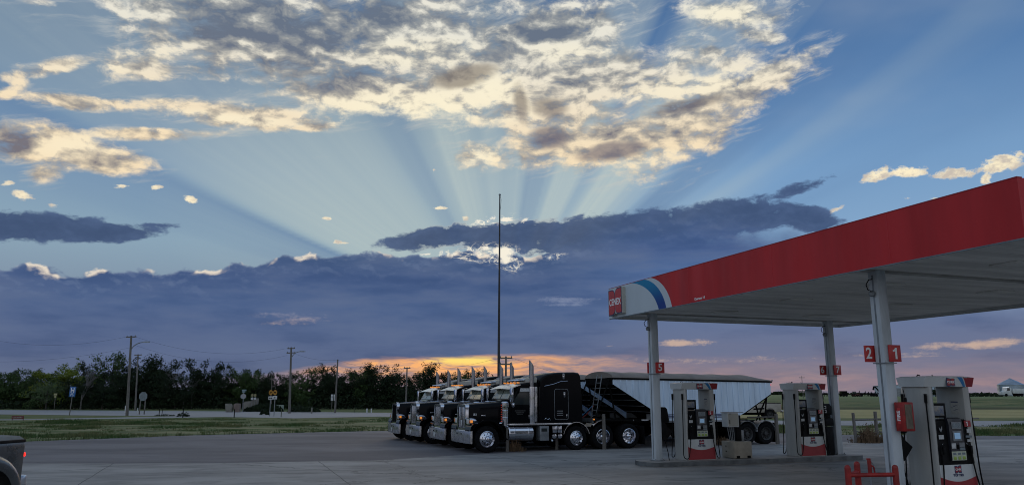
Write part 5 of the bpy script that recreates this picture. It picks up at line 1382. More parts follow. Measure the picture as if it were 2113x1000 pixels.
T1 = pole(262, 857, 692, None, 'tall utility pole with one crossarm and a street lamp, left of the octagonal sign', ((.12, 1.0, 2),), (1.75, 1.3), 9, .15)
T2 = pole(279, 846, 730, None, 'shorter wooden utility pole just right of the tall lamp pole', ((.12, .95, 2),), None, 6, .13)
T3 = pole(597, 852, 716, None, 'wooden utility pole with two crossarms and a street lamp right of the route signs', ((.12, .85, 3), (.62, 1.0, 3)), (1.55, 1.0), 4, .15)
T4 = pole(691, 851, 741, None, 'bare wooden pole without crossarms beside the pair of white signs', (), None, 6, .12)
T5 = pole(837, 850, 757, None, 'utility pole with one short crossarm between the trees and the farthest truck', ((.10, .8, 2),), None, 3, .12)
T6 = pole(1043, 862, 735, 62, 'utility pole with two wide crossarms behind the trucks, right of the tall mast', ((.12, 1.05, 3), (.62, 1.05, 3)), None, 1, .12)
T7 = pole(560, 846, 765, None, 'thin distant pole rising above the trees left of the two-armed pole', (), None, 1, .05)
g_ = Vector((P(1029, 800, 44).x, 44, 0)); tp = P(1032, 404, 44)
t = thing('mast', 'very tall thin dark mast rising behind the trucks against the sky', 'mast', (g_.x, 44, 0))
m = MB(); m.tube([(0, 0, 0), (0, 0, tp.z * .33), (.02, 0, tp.z * .66), (.03, 0, tp.z)], .095, pbr('mast_steel', (.035, .035, .04), .5, .3, var=.3, scale=2), 10, .035); m.build('shaft', t)
m = MB(); m.lathe([(.001, 0), (.07, .03), (.07, .10), (.001, .14)], (.03, 0, tp.z), M_STEEL, 'z', 10); m.tube([(.06, 0, tp.z), (.12, -.02, tp.z - .25), (.06, 0, tp.z - .9)], .008, M_STEEL, 5); m.build('pulley_cap', t)
def wire(a, b, sag, label): cable('power_line', [a, b], .007, M_CHASSIS, label, 'power line', sag)
wire(P(-60, 690, 84), T1 + Vector((-.4, 0, -.1)), 1.0, 'upper power line running from the left edge to the tall lamp pole')
wire(P(-60, 745, 80), T1 + Vector((0, 0, -1.2)), .5, 'lower power line running from the left edge to the tall lamp pole')
wire(T1 + Vector((.4, 0, -.1)), T3 + Vector((-.4, 0, -.1)), 1.1, 'upper power line between the two street lamp poles')
wire(T1 + Vector((.3, 0, -.9)), T3 + Vector((-.4, 0, -.9)), 1.2, 'lower power line between the two street lamp poles')
wire(T3 + Vector((.4, 0, -.7)), T4 + Vector((0, 0, -.05)), .3, 'power line from the two-armed lamp pole to the bare pole')
wire(T4 + Vector((0, 0, -.05)), T6 + Vector((-.5, 0, -.1)), 1.2, 'power line from the bare pole to the pole behind the mast')
wire(T6 + Vector((.5, 0, -.1)), P(1420, 770, 90), 1.6, 'power line leaving the two-armed pole toward the right')

# ------------------------------------------------------------------ road signs
def sign(name, u, v, label, cat, panels, posts=((0, 0),), r=.035, postmat=None, lean=0.0, rz=0.0):
    """panels: (shape, dx, v_top, v_bottom, width m, mat, extras) seen heights are turned into metres here"""
    g_ = G(u, v); t = thing(name, label, cat, (g_.x, g_.y, 0), rz)
    t.rotation_euler = (0, lean, rz)
    hz = lambda vv: P(u, vv, g_.y).z
    top = max(hz(p[2]) for p in panels)
    for dx, ex in posts:
        m = MB(); m.box((dx, .03, (top + ex) / 2), (r * 2, r * 1.4, top + ex), postmat or M_WOOD, .004); m.build('post', t)
    for p in panels:
        sh, dx, vt, vb, w, mat = p[:6]; z0, z1 = hz(vb), hz(vt); cz = (z0 + z1) / 2; h = z1 - z0
        m = MB()
        if sh == 'rect': m.box((dx, -.01, cz), (w, .025, h), mat, .006)
        elif sh == 'oct': m.prism([(dx + w / 2 * math.cos(R(22.5 + 45 * i)) * 1.08, cz + h / 2 * math.sin(R(22.5 + 45 * i)) * 1.08) for i in range(8)], -.02, .0, mat, 'y')
        elif sh == 'flower':
            m.box((dx, -.002, cz), (w, .02, h), M_BLACK, .006)
            pts = []
            for i in range(32): rr_ = 1.0 if i % 2 == 0 else .86; a = 2 * math.pi * i / 32; pts.append((dx + w * .47 * rr_ * math.cos(a), cz + h * .47 * rr_ * math.sin(a)))
            m.prism(pts, -.03, -.013, mat, 'y')
        o = m.build('panel', t)
        if len(p) > 6:
            m = MB()
            for e in p[6]:
                if e[0] == 'text': m.text(e[1], h * e[2], e[3], (dx, -.036, cz + h * e[4]), (1, 0, 0), (0, 0, 1), .002, h * .02)
                elif e[0] == 'hbar': m.box((dx + w * e[1], -.035, cz + h * e[2]), (w * e[3], .006, h * e[4]), e[5])
                elif e[0] == 'tri': m.prism([(dx + w * a, cz + h * b) for a, b in e[1]], -.042, -.036, e[2], 'y')
            m.build('legend', o)
    return t
sign('hospital_sign', 143, 856, 'blue hospital sign with a white H and arrow on a leaning post', 'road sign', [('rect', 0, 797, 818, .62, M_HBLUE, [('hbar', -.22, .14, .13, .50, M_TEXTW), ('hbar', .22, .14, .13, .50, M_TEXTW), ('hbar', 0, .14, .40, .13, M_TEXTW), ('hbar', -.18, -.30, .10, .24, M_TEXTW), ('hbar', .18, -.36, .10, .14, M_TEXTW), ('hbar', 0, -.20, .36, .08, M_TEXTW)])], r=.04, lean=.03)
sign('small_sign', 111, 845, 'small pale yellow sign on a thin post left of the blue hospital sign', 'road sign', [('rect', 0, 811, 815, .45, pbr('pale_yellow', (.32, .30, .15), .6)), ('rect', 0, 816, 820, .25, pbr('pale_yellow', (.32, .30, .15), .6))], r=.03)
sign('octagonal_sign', 292, 854, 'blank back of an octagonal sign on two wooden posts', 'road sign', [('oct', 0, 808, 826, .86, M_SIGNBACK)], posts=((-.26, -.2), (.26, -.2)), r=.05)
sign('stop_sign', 500, 849, 'back of a stop sign with green street name plates on top', 'road sign', [('oct', 0, 812, 822, .66, pbr('stop_back', (.28, .29, .30), .5, .4)), ('rect', .05, 803, 806, .55, pbr('street_plate', (.18, .26, .27), .5)), ('rect', 0, 806.5, 809, .40, pbr('street_plate', (.18, .26, .27), .5))], r=.035, postmat=M_STEEL)
RM = pbr('route_back', (.22, .20, .10), .6)
sign('route_sign', 518.5, 848, 'left of two pale round route markers in front of the entrance stone', 'road sign', [('oct', 0, 811.5, 818, .29, RM), ('rect', 0, 819.5, 824, .30, M_PLATE)], r=.03, postmat=M_STEEL)
sign('route_sign', 524.5, 848, 'right of two pale round route markers in front of the entrance stone', 'road sign', [('oct', 0, 811.5, 818, .29, RM), ('rect', 0, 819.5, 824, .30, M_PLATE)], r=.03, postmat=M_STEEL)
sign('route_sign', 556, 858, 'yellow sunflower route marker 27 above a white left-right arrow plate', 'road sign', [('flower', 0, 803, 815, .43, M_YELLOW, [('text', '27', .42, M_BLACK, 0)]), ('rect', 0, 817, 824, .42, M_PLATE, [('hbar', 0, 0, .5, .16, M_BLACK), ('tri', [(-.40, 0), (-.2, .3), (-.2, -.3)], M_BLACK), ('tri', [(.40, 0), (.2, .3), (.2, -.3)], M_BLACK)])], r=.035, postmat=M_STEEL)
sign('route_sign', 565, 858, 'yellow sunflower route marker 96 above a white plate with an upward arrow', 'road sign', [('flower', 0, 803, 815, .43, M_YELLOW, [('text', '96', .42, M_BLACK, 0)]), ('rect', 0, 816, 823, .42, M_PLATE, [('hbar', 0, -.12, .10, .4, M_BLACK), ('tri', [(-.16, .02), (0, .36), (.16, .02)], M_BLACK)])], r=.035, postmat=M_STEEL)
sign('notice_sign', 684, 849, 'left one of two upright white signs beside the bare pole', 'road sign', [('rect', 0, 813, 826, .29, M_PLATE, [('hbar', 0, .1, .4, .3, M_LCD)])], r=.03)
sign('notice_sign', 690.5, 849, 'right one of two upright white signs, in front of the bare pole', 'road sign', [('rect', 0, 813, 826, .29, M_PLATE, [('hbar', 0, .1, .4, .3, M_LCD)])], r=.03)
t = sign('banner', 36, 867, 'low red banner with pale lettering in the grass at the left edge', 'banner', [('rect', 0, 857, 864, .98, pbr('banner_red', (.16, .035, .03), .7, var=.3), [('text', 'COUNTRY', .62, pbr('banner_pale', (.30, .27, .24), .7), 0)])], posts=((-.45, 0), (.45, 0)), r=.02)
def stub(u, v, vt, w, mat, label, name='marker_post', cat='marker post', cap=None):
    g_ = G(u, v); h = P(u, vt, g_.y).z; t = thing(name, label, cat, (g_.x, g_.y, 0)); m = MB(); m.box((0, 0, h / 2), (w, w * .6, h), mat, .01); b = m.build('post', t)
    if cap: m = MB(); m.box((0, 0, h - .12), (w * 1.25, w * .9, .2), cap, .01); m.build('reflector', b)
DK = M_RUBBER
for a in ((283, 856, 841, .07, M_PLATE, 'white marker post left of the octagonal sign'), (328, 857, 843, .07, DK, 'dark marker post right of the octagonal sign'), (334, 857, 844, .06, DK, 'second dark marker post right of the octagonal sign'), (377, 861, 842, .08, DK, 'dark marker post alone where the side road meets the highway'),
          (483, 861, 843, .08, DK, 'dark marker post in front of the right limestone slab'), (580, 860, 843, .07, pbr('olive_post', (.08, .09, .05), .8), 'olive marker post right of the route signs'), (643, 852, 840, .15, M_STONE, 'stubby pale post between the lamp pole and the bare pole'),
          (757, 851, 842, .14, M_PLATE, 'left one of two short white posts beyond the highway'), (766, 851, 842, .12, M_PLATE, 'right one of two short white posts beyond the highway'), (258, 851, 836, .12, M_PLATE, 'white box on a short post left of the tall lamp pole'), (731, 850, 840, .06, pbr('olive_post', (.08, .09, .05), .8), 'thin olive post beside the bare pole signs')):
    stub(*a)
# town entrance stones and hedge
def slab(name, pts, D, th, label, mat=M_STONE, extra=None):
    Q = [P(u, v, D) for u, v in pts]; m = MB(); m.prism([(q.x, max(q.z, 0) if q.z > .3 else 0) for q in Q], D - th / 2, D + th / 2, mat, 'y', .03); o = m.build(name); return tag(o, label, 'stone')
slab('limestone_slab', [(467, 850), (466, 832), (477, 832), (480, 839), (479, 850)], 92, .5, 'left limestone slab standing near the highway edge')
slab('limestone_slab', [(484, 850), (483, 834), (487, 831.5), (496, 832), (495, 850)], 92, .5, 'right limestone slab, with a pinkish tint, beside the left one', pbr('limestone_pink', (.22, .17, .15), .9, var=.35, scale=2, bump=.5))
slab('entrance_stone', [(503, 850), (504, 830), (508, 827.5), (520, 827), (529, 821.5), (533, 821), (531, 838), (530, 850)], 96, .6, 'large pale entrance stone with a tall right end behind the hedge')
def low_wall():
    a, b = P(535, 838, 98), P(582, 838, 98); z0, z1 = 0, P(560, 837, 98).z
    t = thing('low_wall', 'low pale wall with a square end pillar right of the entrance stone', 'wall', (a.x, 98, 0)); w = b.x - a.x
    m = MB(); m.box((w / 2, 0, z1 * .5), (w, .3, z1), M_STONE, .03); m.build('wall_body', t)
    m = MB(); m.box((w * .15, -.1, z1 + .08), (w * .25, .4, .16), M_PLATE, .03); m.box((w - .4, -.1, z1 * .5), (1.2, .6, z1 + .3), pbr('sign_green_pale', (.22, .26, .22), .7), .03); m.build('end_pillar', t)
low_wall()
def leafcloud(m, n, size, fn, mat, rnd, flat=1.0):
    vs = []; fs = []
    for i in range(n):
        c = fn(rnd)
        if c is None: continue
        s_ = size * rnd.uniform(.6, 1.35); d1 = Vector((rnd.gauss(0, 1), rnd.gauss(0, 1), rnd.gauss(0, .7))).normalized(); d2 = d1.orthogonal().normalized()
        d2 = (Matrix.Rotation(rnd.uniform(0, 6.28), 3, d1) @ d2); d3 = d1.cross(d2); k = len(vs)
        vs += [c + d2 * s_, c + d3 * s_ * .75 + d2 * .2 * s_, c - d2 * s_ * .9, c - d3 * s_ * .7]
        fs.append((k, k + 1, k + 2, k + 3))
    m.faces(vs, fs, mat)
def bush(u, v, D, w, h, label, mat=None, n=420, seed=0, name='shrub', cat='shrub', size=.14):
    p = P(u, v, D); rnd = random.Random(seed); m = MB()
    def f(r):
        a = r.uniform(0, 6.28); e = r.random() ** .5; x, y = math.cos(a) * e * w / 2, math.sin(a) * e * w / 3
        hh = h * (1 - (abs(x) / (w / 2)) ** 2.5) * (.75 + .4 * mnoise.noise(Vector((x, y, seed)) * 1.5)); return Vector((x, y, max(.05, hh * r.uniform(.1, 1))))
    leafcloud(m, n, size, f, mat or M_LEAF, rnd); o = m.build(name, sharp=0); o.location = (p.x, D, terrain(p.x, D)); return tag(o, label, cat)
bush(533, 845, 95, 3.6, 1.1, 'dark clipped hedge in front of the entrance stone', n=2200, seed=3, name='hedge', cat='hedge', size=.09)
bush(560, 845, 95, 3.0, 1.1, 'dark hedge in front of the low pale wall', n=2000, seed=4, name='hedge', cat='hedge', size=.09)
bush(627, 850, 92, 4.0, .9, 'dark bush at the roadside left of the stubby pale post', n=1300, seed=5, size=.09)
bush(546, 857, 80, 1.0, .8, 'small dark bush at the near road edge by the route signs', n=200, seed=6, size=.1)
bush(378, 861, 74, 1.2, .5, 'tuft of weeds around the lone marker post', n=160, seed=7, size=.08)
bush(340, 859, 76, 2.0, .22, 'low weeds by the two dark marker posts', n=200, seed=8, size=.05)

# ------------------------------------------------------------------ trees beyond the highway
def tree_mesh(seed, H, Wd, mat, dens=1.0, open_=0.0, bark=None, low=.10):
    """a trunk with limbs and a crown of leaf-sized faces clumped round the limb ends; returns (trunk mesh object, crown mesh object) builders"""
    rnd = random.Random(seed); tr = MB(); cr = MB(); bark = bark or M_BARK
    tips = []
    th = H * rnd.uniform(.30, .42); lean = (rnd.uniform(-.04, .04) * H, rnd.uniform(-.04, .04) * H)
    top = Vector((lean[0], lean[1], H * .80))
    leafcloud(cr, 800, H * .04, lambda r: Vector((lean[0] * .5 + r.gauss(0, Wd * .12), lean[1] * .5 + r.gauss(0, Wd * .10), H * min(max(r.gauss(.42, .14), .1), .68))), mat, rnd) if not open_ else None
    tr.tube([(0, 0, -.2), (lean[0] * .3, lean[1] * .3, th), tuple(top)], H * .028, bark, 7, H * .007)
    nl = 9
    for i in range(nl):
        f = .22 + .72 * i / nl; b = Vector((lean[0] * f, lean[1] * f, H * .80 * f)); a = i * 2.4 + rnd.uniform(-.5, .5)
        L = Wd * .5 * (1.0 - .5 * max(0, f - .4)) * rnd.uniform(.65, 1.0); up = rnd.uniform(.10, .55) * L + H * .08
        e = b + Vector((math.cos(a) * L, math.sin(a) * L * .8, up)); mid = b.lerp(e, .5) + Vector((0, 0, -.05 * L))
        tr.tube([tuple(b), tuple(mid), tuple(e)], H * .010, bark, 5, H * .003); tips += [e, b.lerp(e, .6)]
        for _ in range(2):
            e2 = e + Vector((rnd.uniform(-1, 1), rnd.uniform(-1, 1), rnd.uniform(-.1, 1))) * L * .35; tr.tube([tuple(mid), tuple(e2)], H * .005, bark, 4, H * .002); tips.append(e2)
    tips.append(top + Vector((0, 0, H * .10)))
    if not open_:
        for i in range(7): a = rnd.uniform(0, 6.28); tips.append(Vector((math.cos(a) * Wd * .34, math.sin(a) * Wd * .3, H * rnd.uniform(low, .4))))
    vs_n = int((8500 if not open_ else 4200) * dens)
    ex = []
    for t_ in tips:
        for _ in range(2): ex.append(t_ + Vector((rnd.gauss(0, 1), rnd.gauss(0, 1), rnd.gauss(0, .7))) * Wd * .085)
    blobs_ = [(t_, Wd * rnd.uniform(.09, .16), rnd.uniform(.6, .85)) for t_ in tips] + [(t_, Wd * rnd.uniform(.04, .09), .8) for t_ in ex]
    blobs_ += [(t_, a_, b_) for t_, a_, b_ in blobs_[:len(tips)]] * 2
    if not open_: blobs_ += [(Vector((lean[0] * .5, lean[1] * .5, H * .42)), Wd * .30, .9)] * 5
    def f(r):
        c, rad, sq = blobs_[r.randrange(len(blobs_))]
        d = Vector((r.gauss(0, 1), r.gauss(0, 1), r.gauss(0, 1))).normalized() * rad * (r.random() ** .42)
        q = c + Vector((d.x, d.y, d.z * sq)); q += Vector((mnoise.noise(q * 1.3), mnoise.noise(q * 1.3 + Vector((9, 0, 0))), mnoise.noise(q * 1.3 + Vector((0, 9, 0))))) * .4
        return q if q.z > .1 else None
    leafcloud(cr, vs_n, H * .0135, f, mat, rnd); return tr, cr
def make_tree(seed, H, Wd, mat, **kw):
    t = thing('broadleaf_tree', 'tree', 'tree'); tr, cr = tree_mesh(seed, H, Wd, mat, **kw); tr.build('trunk', t, sharp=0); cr.build('crown', t, sharp=0); return t
def bare_tree(seed, H):
    t = thing('bare_tree', 'tree', 'tree'); rnd = random.Random(seed); m = MB(); tw = MB()
    def grow(mb, p, d, L, r, k):
        e = p + d * L; mb.tube([tuple(p), tuple(p.lerp(e, .5) + Vector((rnd.uniform(-.04, .04), 0, rnd.uniform(-.03, .03))) * L), tuple(e)], r, M_BAREB, 5 if k > 2 else 4, r * .6, cap=False)
        if k == 0: return
        for _ in range(3 if k > 1 else 2):
            nd = (d + Vector((rnd.uniform(-.75, .75), rnd.uniform(-.6, .6), rnd.uniform(-.15, .25)))).normalized(); grow(tw if k <= 4 else mb, p.lerp(e, rnd.uniform(.55, 1)), nd, L * rnd.uniform(.58, .80), r * .66, k - 1)
    grow(m, Vector((0, 0, -.2)), Vector((.03, 0, 1)).normalized(), H * .34, H * .020, 5); m.build('trunk', t, sharp=0); tw.build('branches', t, sharp=0); return t
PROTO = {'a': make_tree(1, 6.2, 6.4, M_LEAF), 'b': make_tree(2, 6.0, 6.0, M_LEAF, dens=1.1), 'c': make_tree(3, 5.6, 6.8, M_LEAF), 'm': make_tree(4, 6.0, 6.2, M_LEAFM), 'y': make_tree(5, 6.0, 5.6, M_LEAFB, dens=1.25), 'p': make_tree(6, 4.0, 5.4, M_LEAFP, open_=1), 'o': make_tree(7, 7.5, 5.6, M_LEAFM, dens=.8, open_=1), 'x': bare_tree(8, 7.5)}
PH = {'a': 6.2, 'b': 6.0, 'c': 5.6, 'm': 6.0, 'y': 6.0, 'p': 4.0, 'o': 7.5, 'x': 7.5}
used = set()
def tree(k, u, vt, D, label, ws=1.0, rz=None):
    base = P(u, 840, D); top = P(u, vt, D); H = top.z; s_ = H / (PH[k] * (.98 if k != 'x' else 1.0))
    o = PROTO[k] if k not in used else dup(PROTO[k]); used.add(k)
    o.location = (top.x, D, 0); o.scale = (s_ * ws, s_ * ws, s_); o.rotation_euler = (0, 0, rz if rz is not None else (u * 1.37) % 6.28)
    tag(o, label, 'tree', 'trees in the belt beyond the highway'); return o
random.seed(11)
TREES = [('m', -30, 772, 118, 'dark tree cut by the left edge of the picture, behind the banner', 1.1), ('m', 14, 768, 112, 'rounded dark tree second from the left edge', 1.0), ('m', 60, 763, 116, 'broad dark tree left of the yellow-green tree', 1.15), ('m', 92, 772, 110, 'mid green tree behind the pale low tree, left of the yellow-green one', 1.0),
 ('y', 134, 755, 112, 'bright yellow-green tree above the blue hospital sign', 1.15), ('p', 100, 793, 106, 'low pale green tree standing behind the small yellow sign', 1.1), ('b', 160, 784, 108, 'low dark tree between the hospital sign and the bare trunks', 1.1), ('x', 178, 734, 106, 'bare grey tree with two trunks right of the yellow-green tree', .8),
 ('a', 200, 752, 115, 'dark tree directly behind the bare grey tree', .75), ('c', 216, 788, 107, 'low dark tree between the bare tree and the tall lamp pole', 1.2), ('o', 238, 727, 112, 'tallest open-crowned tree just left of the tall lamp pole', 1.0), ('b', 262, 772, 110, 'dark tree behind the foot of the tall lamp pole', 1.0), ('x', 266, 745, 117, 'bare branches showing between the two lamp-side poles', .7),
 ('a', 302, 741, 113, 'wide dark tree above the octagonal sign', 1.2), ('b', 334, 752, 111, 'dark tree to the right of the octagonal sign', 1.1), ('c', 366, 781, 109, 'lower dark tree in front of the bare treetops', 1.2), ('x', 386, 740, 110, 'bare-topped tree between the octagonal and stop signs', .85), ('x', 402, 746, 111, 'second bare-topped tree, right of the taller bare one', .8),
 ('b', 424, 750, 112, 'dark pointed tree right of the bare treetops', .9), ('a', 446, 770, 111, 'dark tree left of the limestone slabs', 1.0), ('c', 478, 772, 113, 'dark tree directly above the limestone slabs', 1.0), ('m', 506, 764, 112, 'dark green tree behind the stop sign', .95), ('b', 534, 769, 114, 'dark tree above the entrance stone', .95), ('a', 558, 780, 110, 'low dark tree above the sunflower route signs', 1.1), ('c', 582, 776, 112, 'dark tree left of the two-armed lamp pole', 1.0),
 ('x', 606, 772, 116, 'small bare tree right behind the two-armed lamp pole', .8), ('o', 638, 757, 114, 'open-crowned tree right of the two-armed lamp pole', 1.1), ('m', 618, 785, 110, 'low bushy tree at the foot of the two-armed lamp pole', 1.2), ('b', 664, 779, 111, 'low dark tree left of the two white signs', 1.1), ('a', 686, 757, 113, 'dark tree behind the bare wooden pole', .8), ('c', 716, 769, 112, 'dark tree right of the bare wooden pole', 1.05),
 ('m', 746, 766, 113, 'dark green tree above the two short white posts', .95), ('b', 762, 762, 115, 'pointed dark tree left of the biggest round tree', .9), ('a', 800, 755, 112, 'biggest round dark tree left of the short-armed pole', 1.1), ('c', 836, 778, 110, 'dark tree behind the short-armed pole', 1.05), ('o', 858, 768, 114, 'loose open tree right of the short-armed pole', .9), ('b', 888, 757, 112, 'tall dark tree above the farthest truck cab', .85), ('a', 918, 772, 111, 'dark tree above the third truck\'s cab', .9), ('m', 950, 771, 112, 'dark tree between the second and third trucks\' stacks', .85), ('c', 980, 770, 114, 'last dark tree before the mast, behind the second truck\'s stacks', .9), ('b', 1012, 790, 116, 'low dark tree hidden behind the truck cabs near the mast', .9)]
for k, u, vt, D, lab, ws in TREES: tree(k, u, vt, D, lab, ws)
# dark undergrowth that closes the belt below the crowns
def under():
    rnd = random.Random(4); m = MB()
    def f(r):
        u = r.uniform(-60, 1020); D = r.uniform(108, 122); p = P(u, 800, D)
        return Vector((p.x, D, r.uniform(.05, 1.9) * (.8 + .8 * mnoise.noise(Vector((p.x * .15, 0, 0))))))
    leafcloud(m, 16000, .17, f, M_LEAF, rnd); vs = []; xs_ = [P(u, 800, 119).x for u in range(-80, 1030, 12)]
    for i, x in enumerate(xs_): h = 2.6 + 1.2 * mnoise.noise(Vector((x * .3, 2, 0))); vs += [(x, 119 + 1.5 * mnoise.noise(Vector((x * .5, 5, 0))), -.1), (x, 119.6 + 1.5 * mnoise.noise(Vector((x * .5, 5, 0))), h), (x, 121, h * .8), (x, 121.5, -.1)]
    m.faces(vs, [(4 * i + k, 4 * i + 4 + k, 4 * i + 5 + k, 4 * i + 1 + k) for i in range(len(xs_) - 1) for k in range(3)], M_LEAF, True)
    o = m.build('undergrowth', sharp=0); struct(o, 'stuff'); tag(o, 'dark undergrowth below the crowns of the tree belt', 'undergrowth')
under()

# ------------------------------------------------------------------ farm yard on the right horizon
def farm():
    D = 300; c = P(2088, 815, D); zb = terrain(c.x, D); ze = P(2088, 793, D).z; zt = P(2088, 780, D).z; r = 25 / 1560 / 1.03 * D * .98
    t = thing('grain_bin', 'round silver grain bin with a conical roof behind the white truck', 'grain bin', (c.x, D, 0))
    m = MB(); prof = []; n = 14
    for i in range(n): z = zb + (ze - zb) * i / n; prof += [(r, z), (r * 1.008, z + (ze - zb) / n * .5)]
    prof.append((r, ze)); m.lathe(prof, (0, 0, 0), M_BINSTEEL, 'z', 40); m.build('wall_rings', t)
    m = MB(); m.lathe([(r * 1.03, ze - .05), (r * .55, ze + (zt - ze) * .52), (r * .10, zt - .15), (r * .10, zt), (.001, zt + .1)], (0, 0, 0), M_BINSTEEL, 'z', 20); m.build('roof', t)
    m = MB(); m.tube([(-r * 1.03, -.4, zb), (-r * 1.03, -.4, ze)], .08, M_STEEL, 5); m.box((-r * .7, -r * .75, zb + 1.2), (1.0, .1, 2.2), M_STEEL); m.build('ladder_and_door', t)
    def truck(name, lab, cat, u0, u1, vt, D, colr, rz=0.0, box=True):
        a, b = P(u0, 812, D), P(u1, 812, D); L = b.x - a.x; z = terrain((a.x + b.x) / 2, D); H = P(u0, vt, D).z - z
        t = thing(name, lab, cat, (a.x, D, z), rz)
        m = MB(); m.prism([(0, .5), (0, H * .48), (L * .12, H * .52), (L * .16, H * .55), (L * .20, H * .92), (L * .34, H * .92), (L * .36, .5)], -1.2, 1.2, colr, 'y', .05); cb = m.build('cab', t)
        m = MB(); m.prism([(L * .185, H * .60), (L * .205, H * .86), (L * .30, H * .86), (L * .30, H * .60)], -1.23, 1.23, M_DGLASS, 'y'); m.build('window', cb)
        m = MB(); m.bx(L * .36, L, -1.0, 1.0, .75, 1.0, M_CHASSIS)
        if box: m.bx(L * .42, L * .98, -1.15, 1.15, 1.0, H * .80, colr, .04)
        m.build('body', t)
        for f in (.14, .62, .74, .90):
            m = MB(); m.lathe([(.001, -1.25), (.5, -1.2), (.5, -.9), (.001, -.9)], (L * f, 0, .5), M_RUBBER, 'y', 12); m.lathe([(.001, .9), (.5, .9), (.5, 1.2), (.001, 1.25)], (L * f, 0, .5), M_RUBBER, 'y', 12); m.build('wheel', t)
        if colr == M_WHITE:
            for k in range(4): m = MB(); m.box((L * (.19 + .035 * k), 0, H * .96), (.22, 1.6, .16), pbr('white_marker', (.8, .82, .85), .3, emit=.5)); m.build('roof_light', cb)
        return t
    truck('farm_truck', 'white farm truck with roof lights in front of the silver grain bin', 'truck', 2064, 2118, 797, 255, M_WHITE)
    # pale shed behind the near pump
    a, b = P(1816, 812, 280), P(1944, 812, 280); zb = terrain((a.x + b.x) / 2, 280); H = P(1870, 793, 280).z - zb
    t = thing('metal_shed', 'long pale blue metal shed seen through the near pump', 'shed', (a.x, 280, zb))
    m = MB(); w = b.x - a.x
    BL = pbr('shed_blue', (.40, .50, .60), .5, .2, var=.12, scale=.5, stretch=(3, 3, .2)); m.prism([(0, 0), (w, 0), (w, H * .88), (w * .5, H), (0, H * .88)], 0, 4, BL, 'y'); m.build('walls', t)
    m = MB(); m.prism([(-.4, H * .88), (w * .5, H + .12), (w + .4, H * .88), (w + .4, H * .91), (w * .5, H + .25), (-.4, H * .91)], -.3, 4.3, M_BINSTEEL, 'y'); m.build('roof', t)
    m = MB(); m.box((w * .3, -.04, H * .35), (4, .08, H * .7), M_STEEL); m.build('sliding_door', t)
    # auger
    a, b = P(1820, 812, 250), P(1803, 798, 250); z = terrain(a.x, 250)
    t = thing('grain_auger', 'dark grain auger with a bent spout left of the near column', 'auger', (0, 0, 0))
    m = MB(); m.tube([(a.x, 250, z + .6), (b.x + .5, 250, b.z)], .22, M_CHASSIS, 8); m.build('tube', t)
    m = MB(); m.tube([(b.x + .5, 250, b.z), (b.x, 250, b.z + .1), (b.x - .25, 250, b.z - .9)], .28, M_CHASSIS, 8); m.build('spout', t)
    m = MB(); q = Vector(((a.x + b.x) / 2, 250, 0)); m.tube([(q.x - 1, 249, z), (q.x, 250, (z + b.z) / 2 + .4), (q.x + 1, 249, z)], .08, M_CHASSIS, 5); m.lathe([(.001, -.1), (.45, -.1), (.45, .1), (.001, .1)], (q.x - 1, 249, z + .4), M_RUBBER, 'y', 10); m.build('undercarriage', t)
    # tractor, wagon, implements
    def tractor(u, D, lab, colr, vt=807, s=1.0):
        p = P(u, 812, D); z = terrain(p.x, D); H = (P(u, vt, D).z - z) * s; t = thing('tractor', lab, 'tractor', (p.x, D, z))
        m = MB(); m.bx(-H * .2, H * .75, -.45, .45, H * .28, H * .58, colr, .06); m.bx(H * .25, H * .3, .2, .3, H * .55, H * .85, M_CHASSIS); m.build('bonnet', t)
        m = MB(); m.bx(-H * .48, H * .02, -.6, .6, H * .5, H, M_DGLASS, .05); m.bx(-H * .5, H * .05, -.65, .65, H * .96, H * 1.02, colr, .03); m.build('cab', t)
        for x, r in ((-H * .3, H * .30), (H * .6, H * .21)):
            for y in (-.8, .8): m = MB(); m.lathe([(.001, -.2), (r * .5, -.22), (r, -.18), (r, .18), (r * .5, .22), (.001, .2)], (x, y, r), M_RUBBER, 'y', 18); m.lathe([(r * .5, -.23), (.001, -.24)], (x, y, r), colr, 'y', 12); m.build('wheel', t)
    tractor(1765, 250, 'dull red tractor on the horizon right of the column with flags 6 and 7', M_RUST)
    def implement(u, D, w, h, lab, name='farm_implement', seed=1):
        p = P(u, 812, D); z = terrain(p.x, D); rnd = random.Random(seed); t = thing(name, lab, 'farm machine', (p.x, D, z)); m = MB()
        for i in range(6): x = -w / 2 + w * i / 5; m.tube([(x, -.6, .1), (x + rnd.uniform(-.3, .3), 0, h * rnd.uniform(.6, 1)), (x, .8, .1)], .09, M_CHASSIS, 5)
        m.bx(-w / 2, w / 2, -.2, .2, h * .45, h * .6, M_CHASSIS); m.build('frame', t)
        for x in (-w * .4, w * .4): m = MB(); m.lathe([(.001, -.15), (.5, -.15), (.5, .15), (.001, .15)], (x, -.7, .5), M_RUBBER, 'y', 12); m.build('wheel', t)
    implement(1788, 250, 5.0, 1.9, 'low dark implement right of the red tractor', seed=2); implement(1806, 260, 4.0, 1.8, 'low dark implement just left of the auger foot', seed=3); implement(1703, 250, 5.5, 1.5, 'low dark machine between the 7 pump and its column', seed=5)
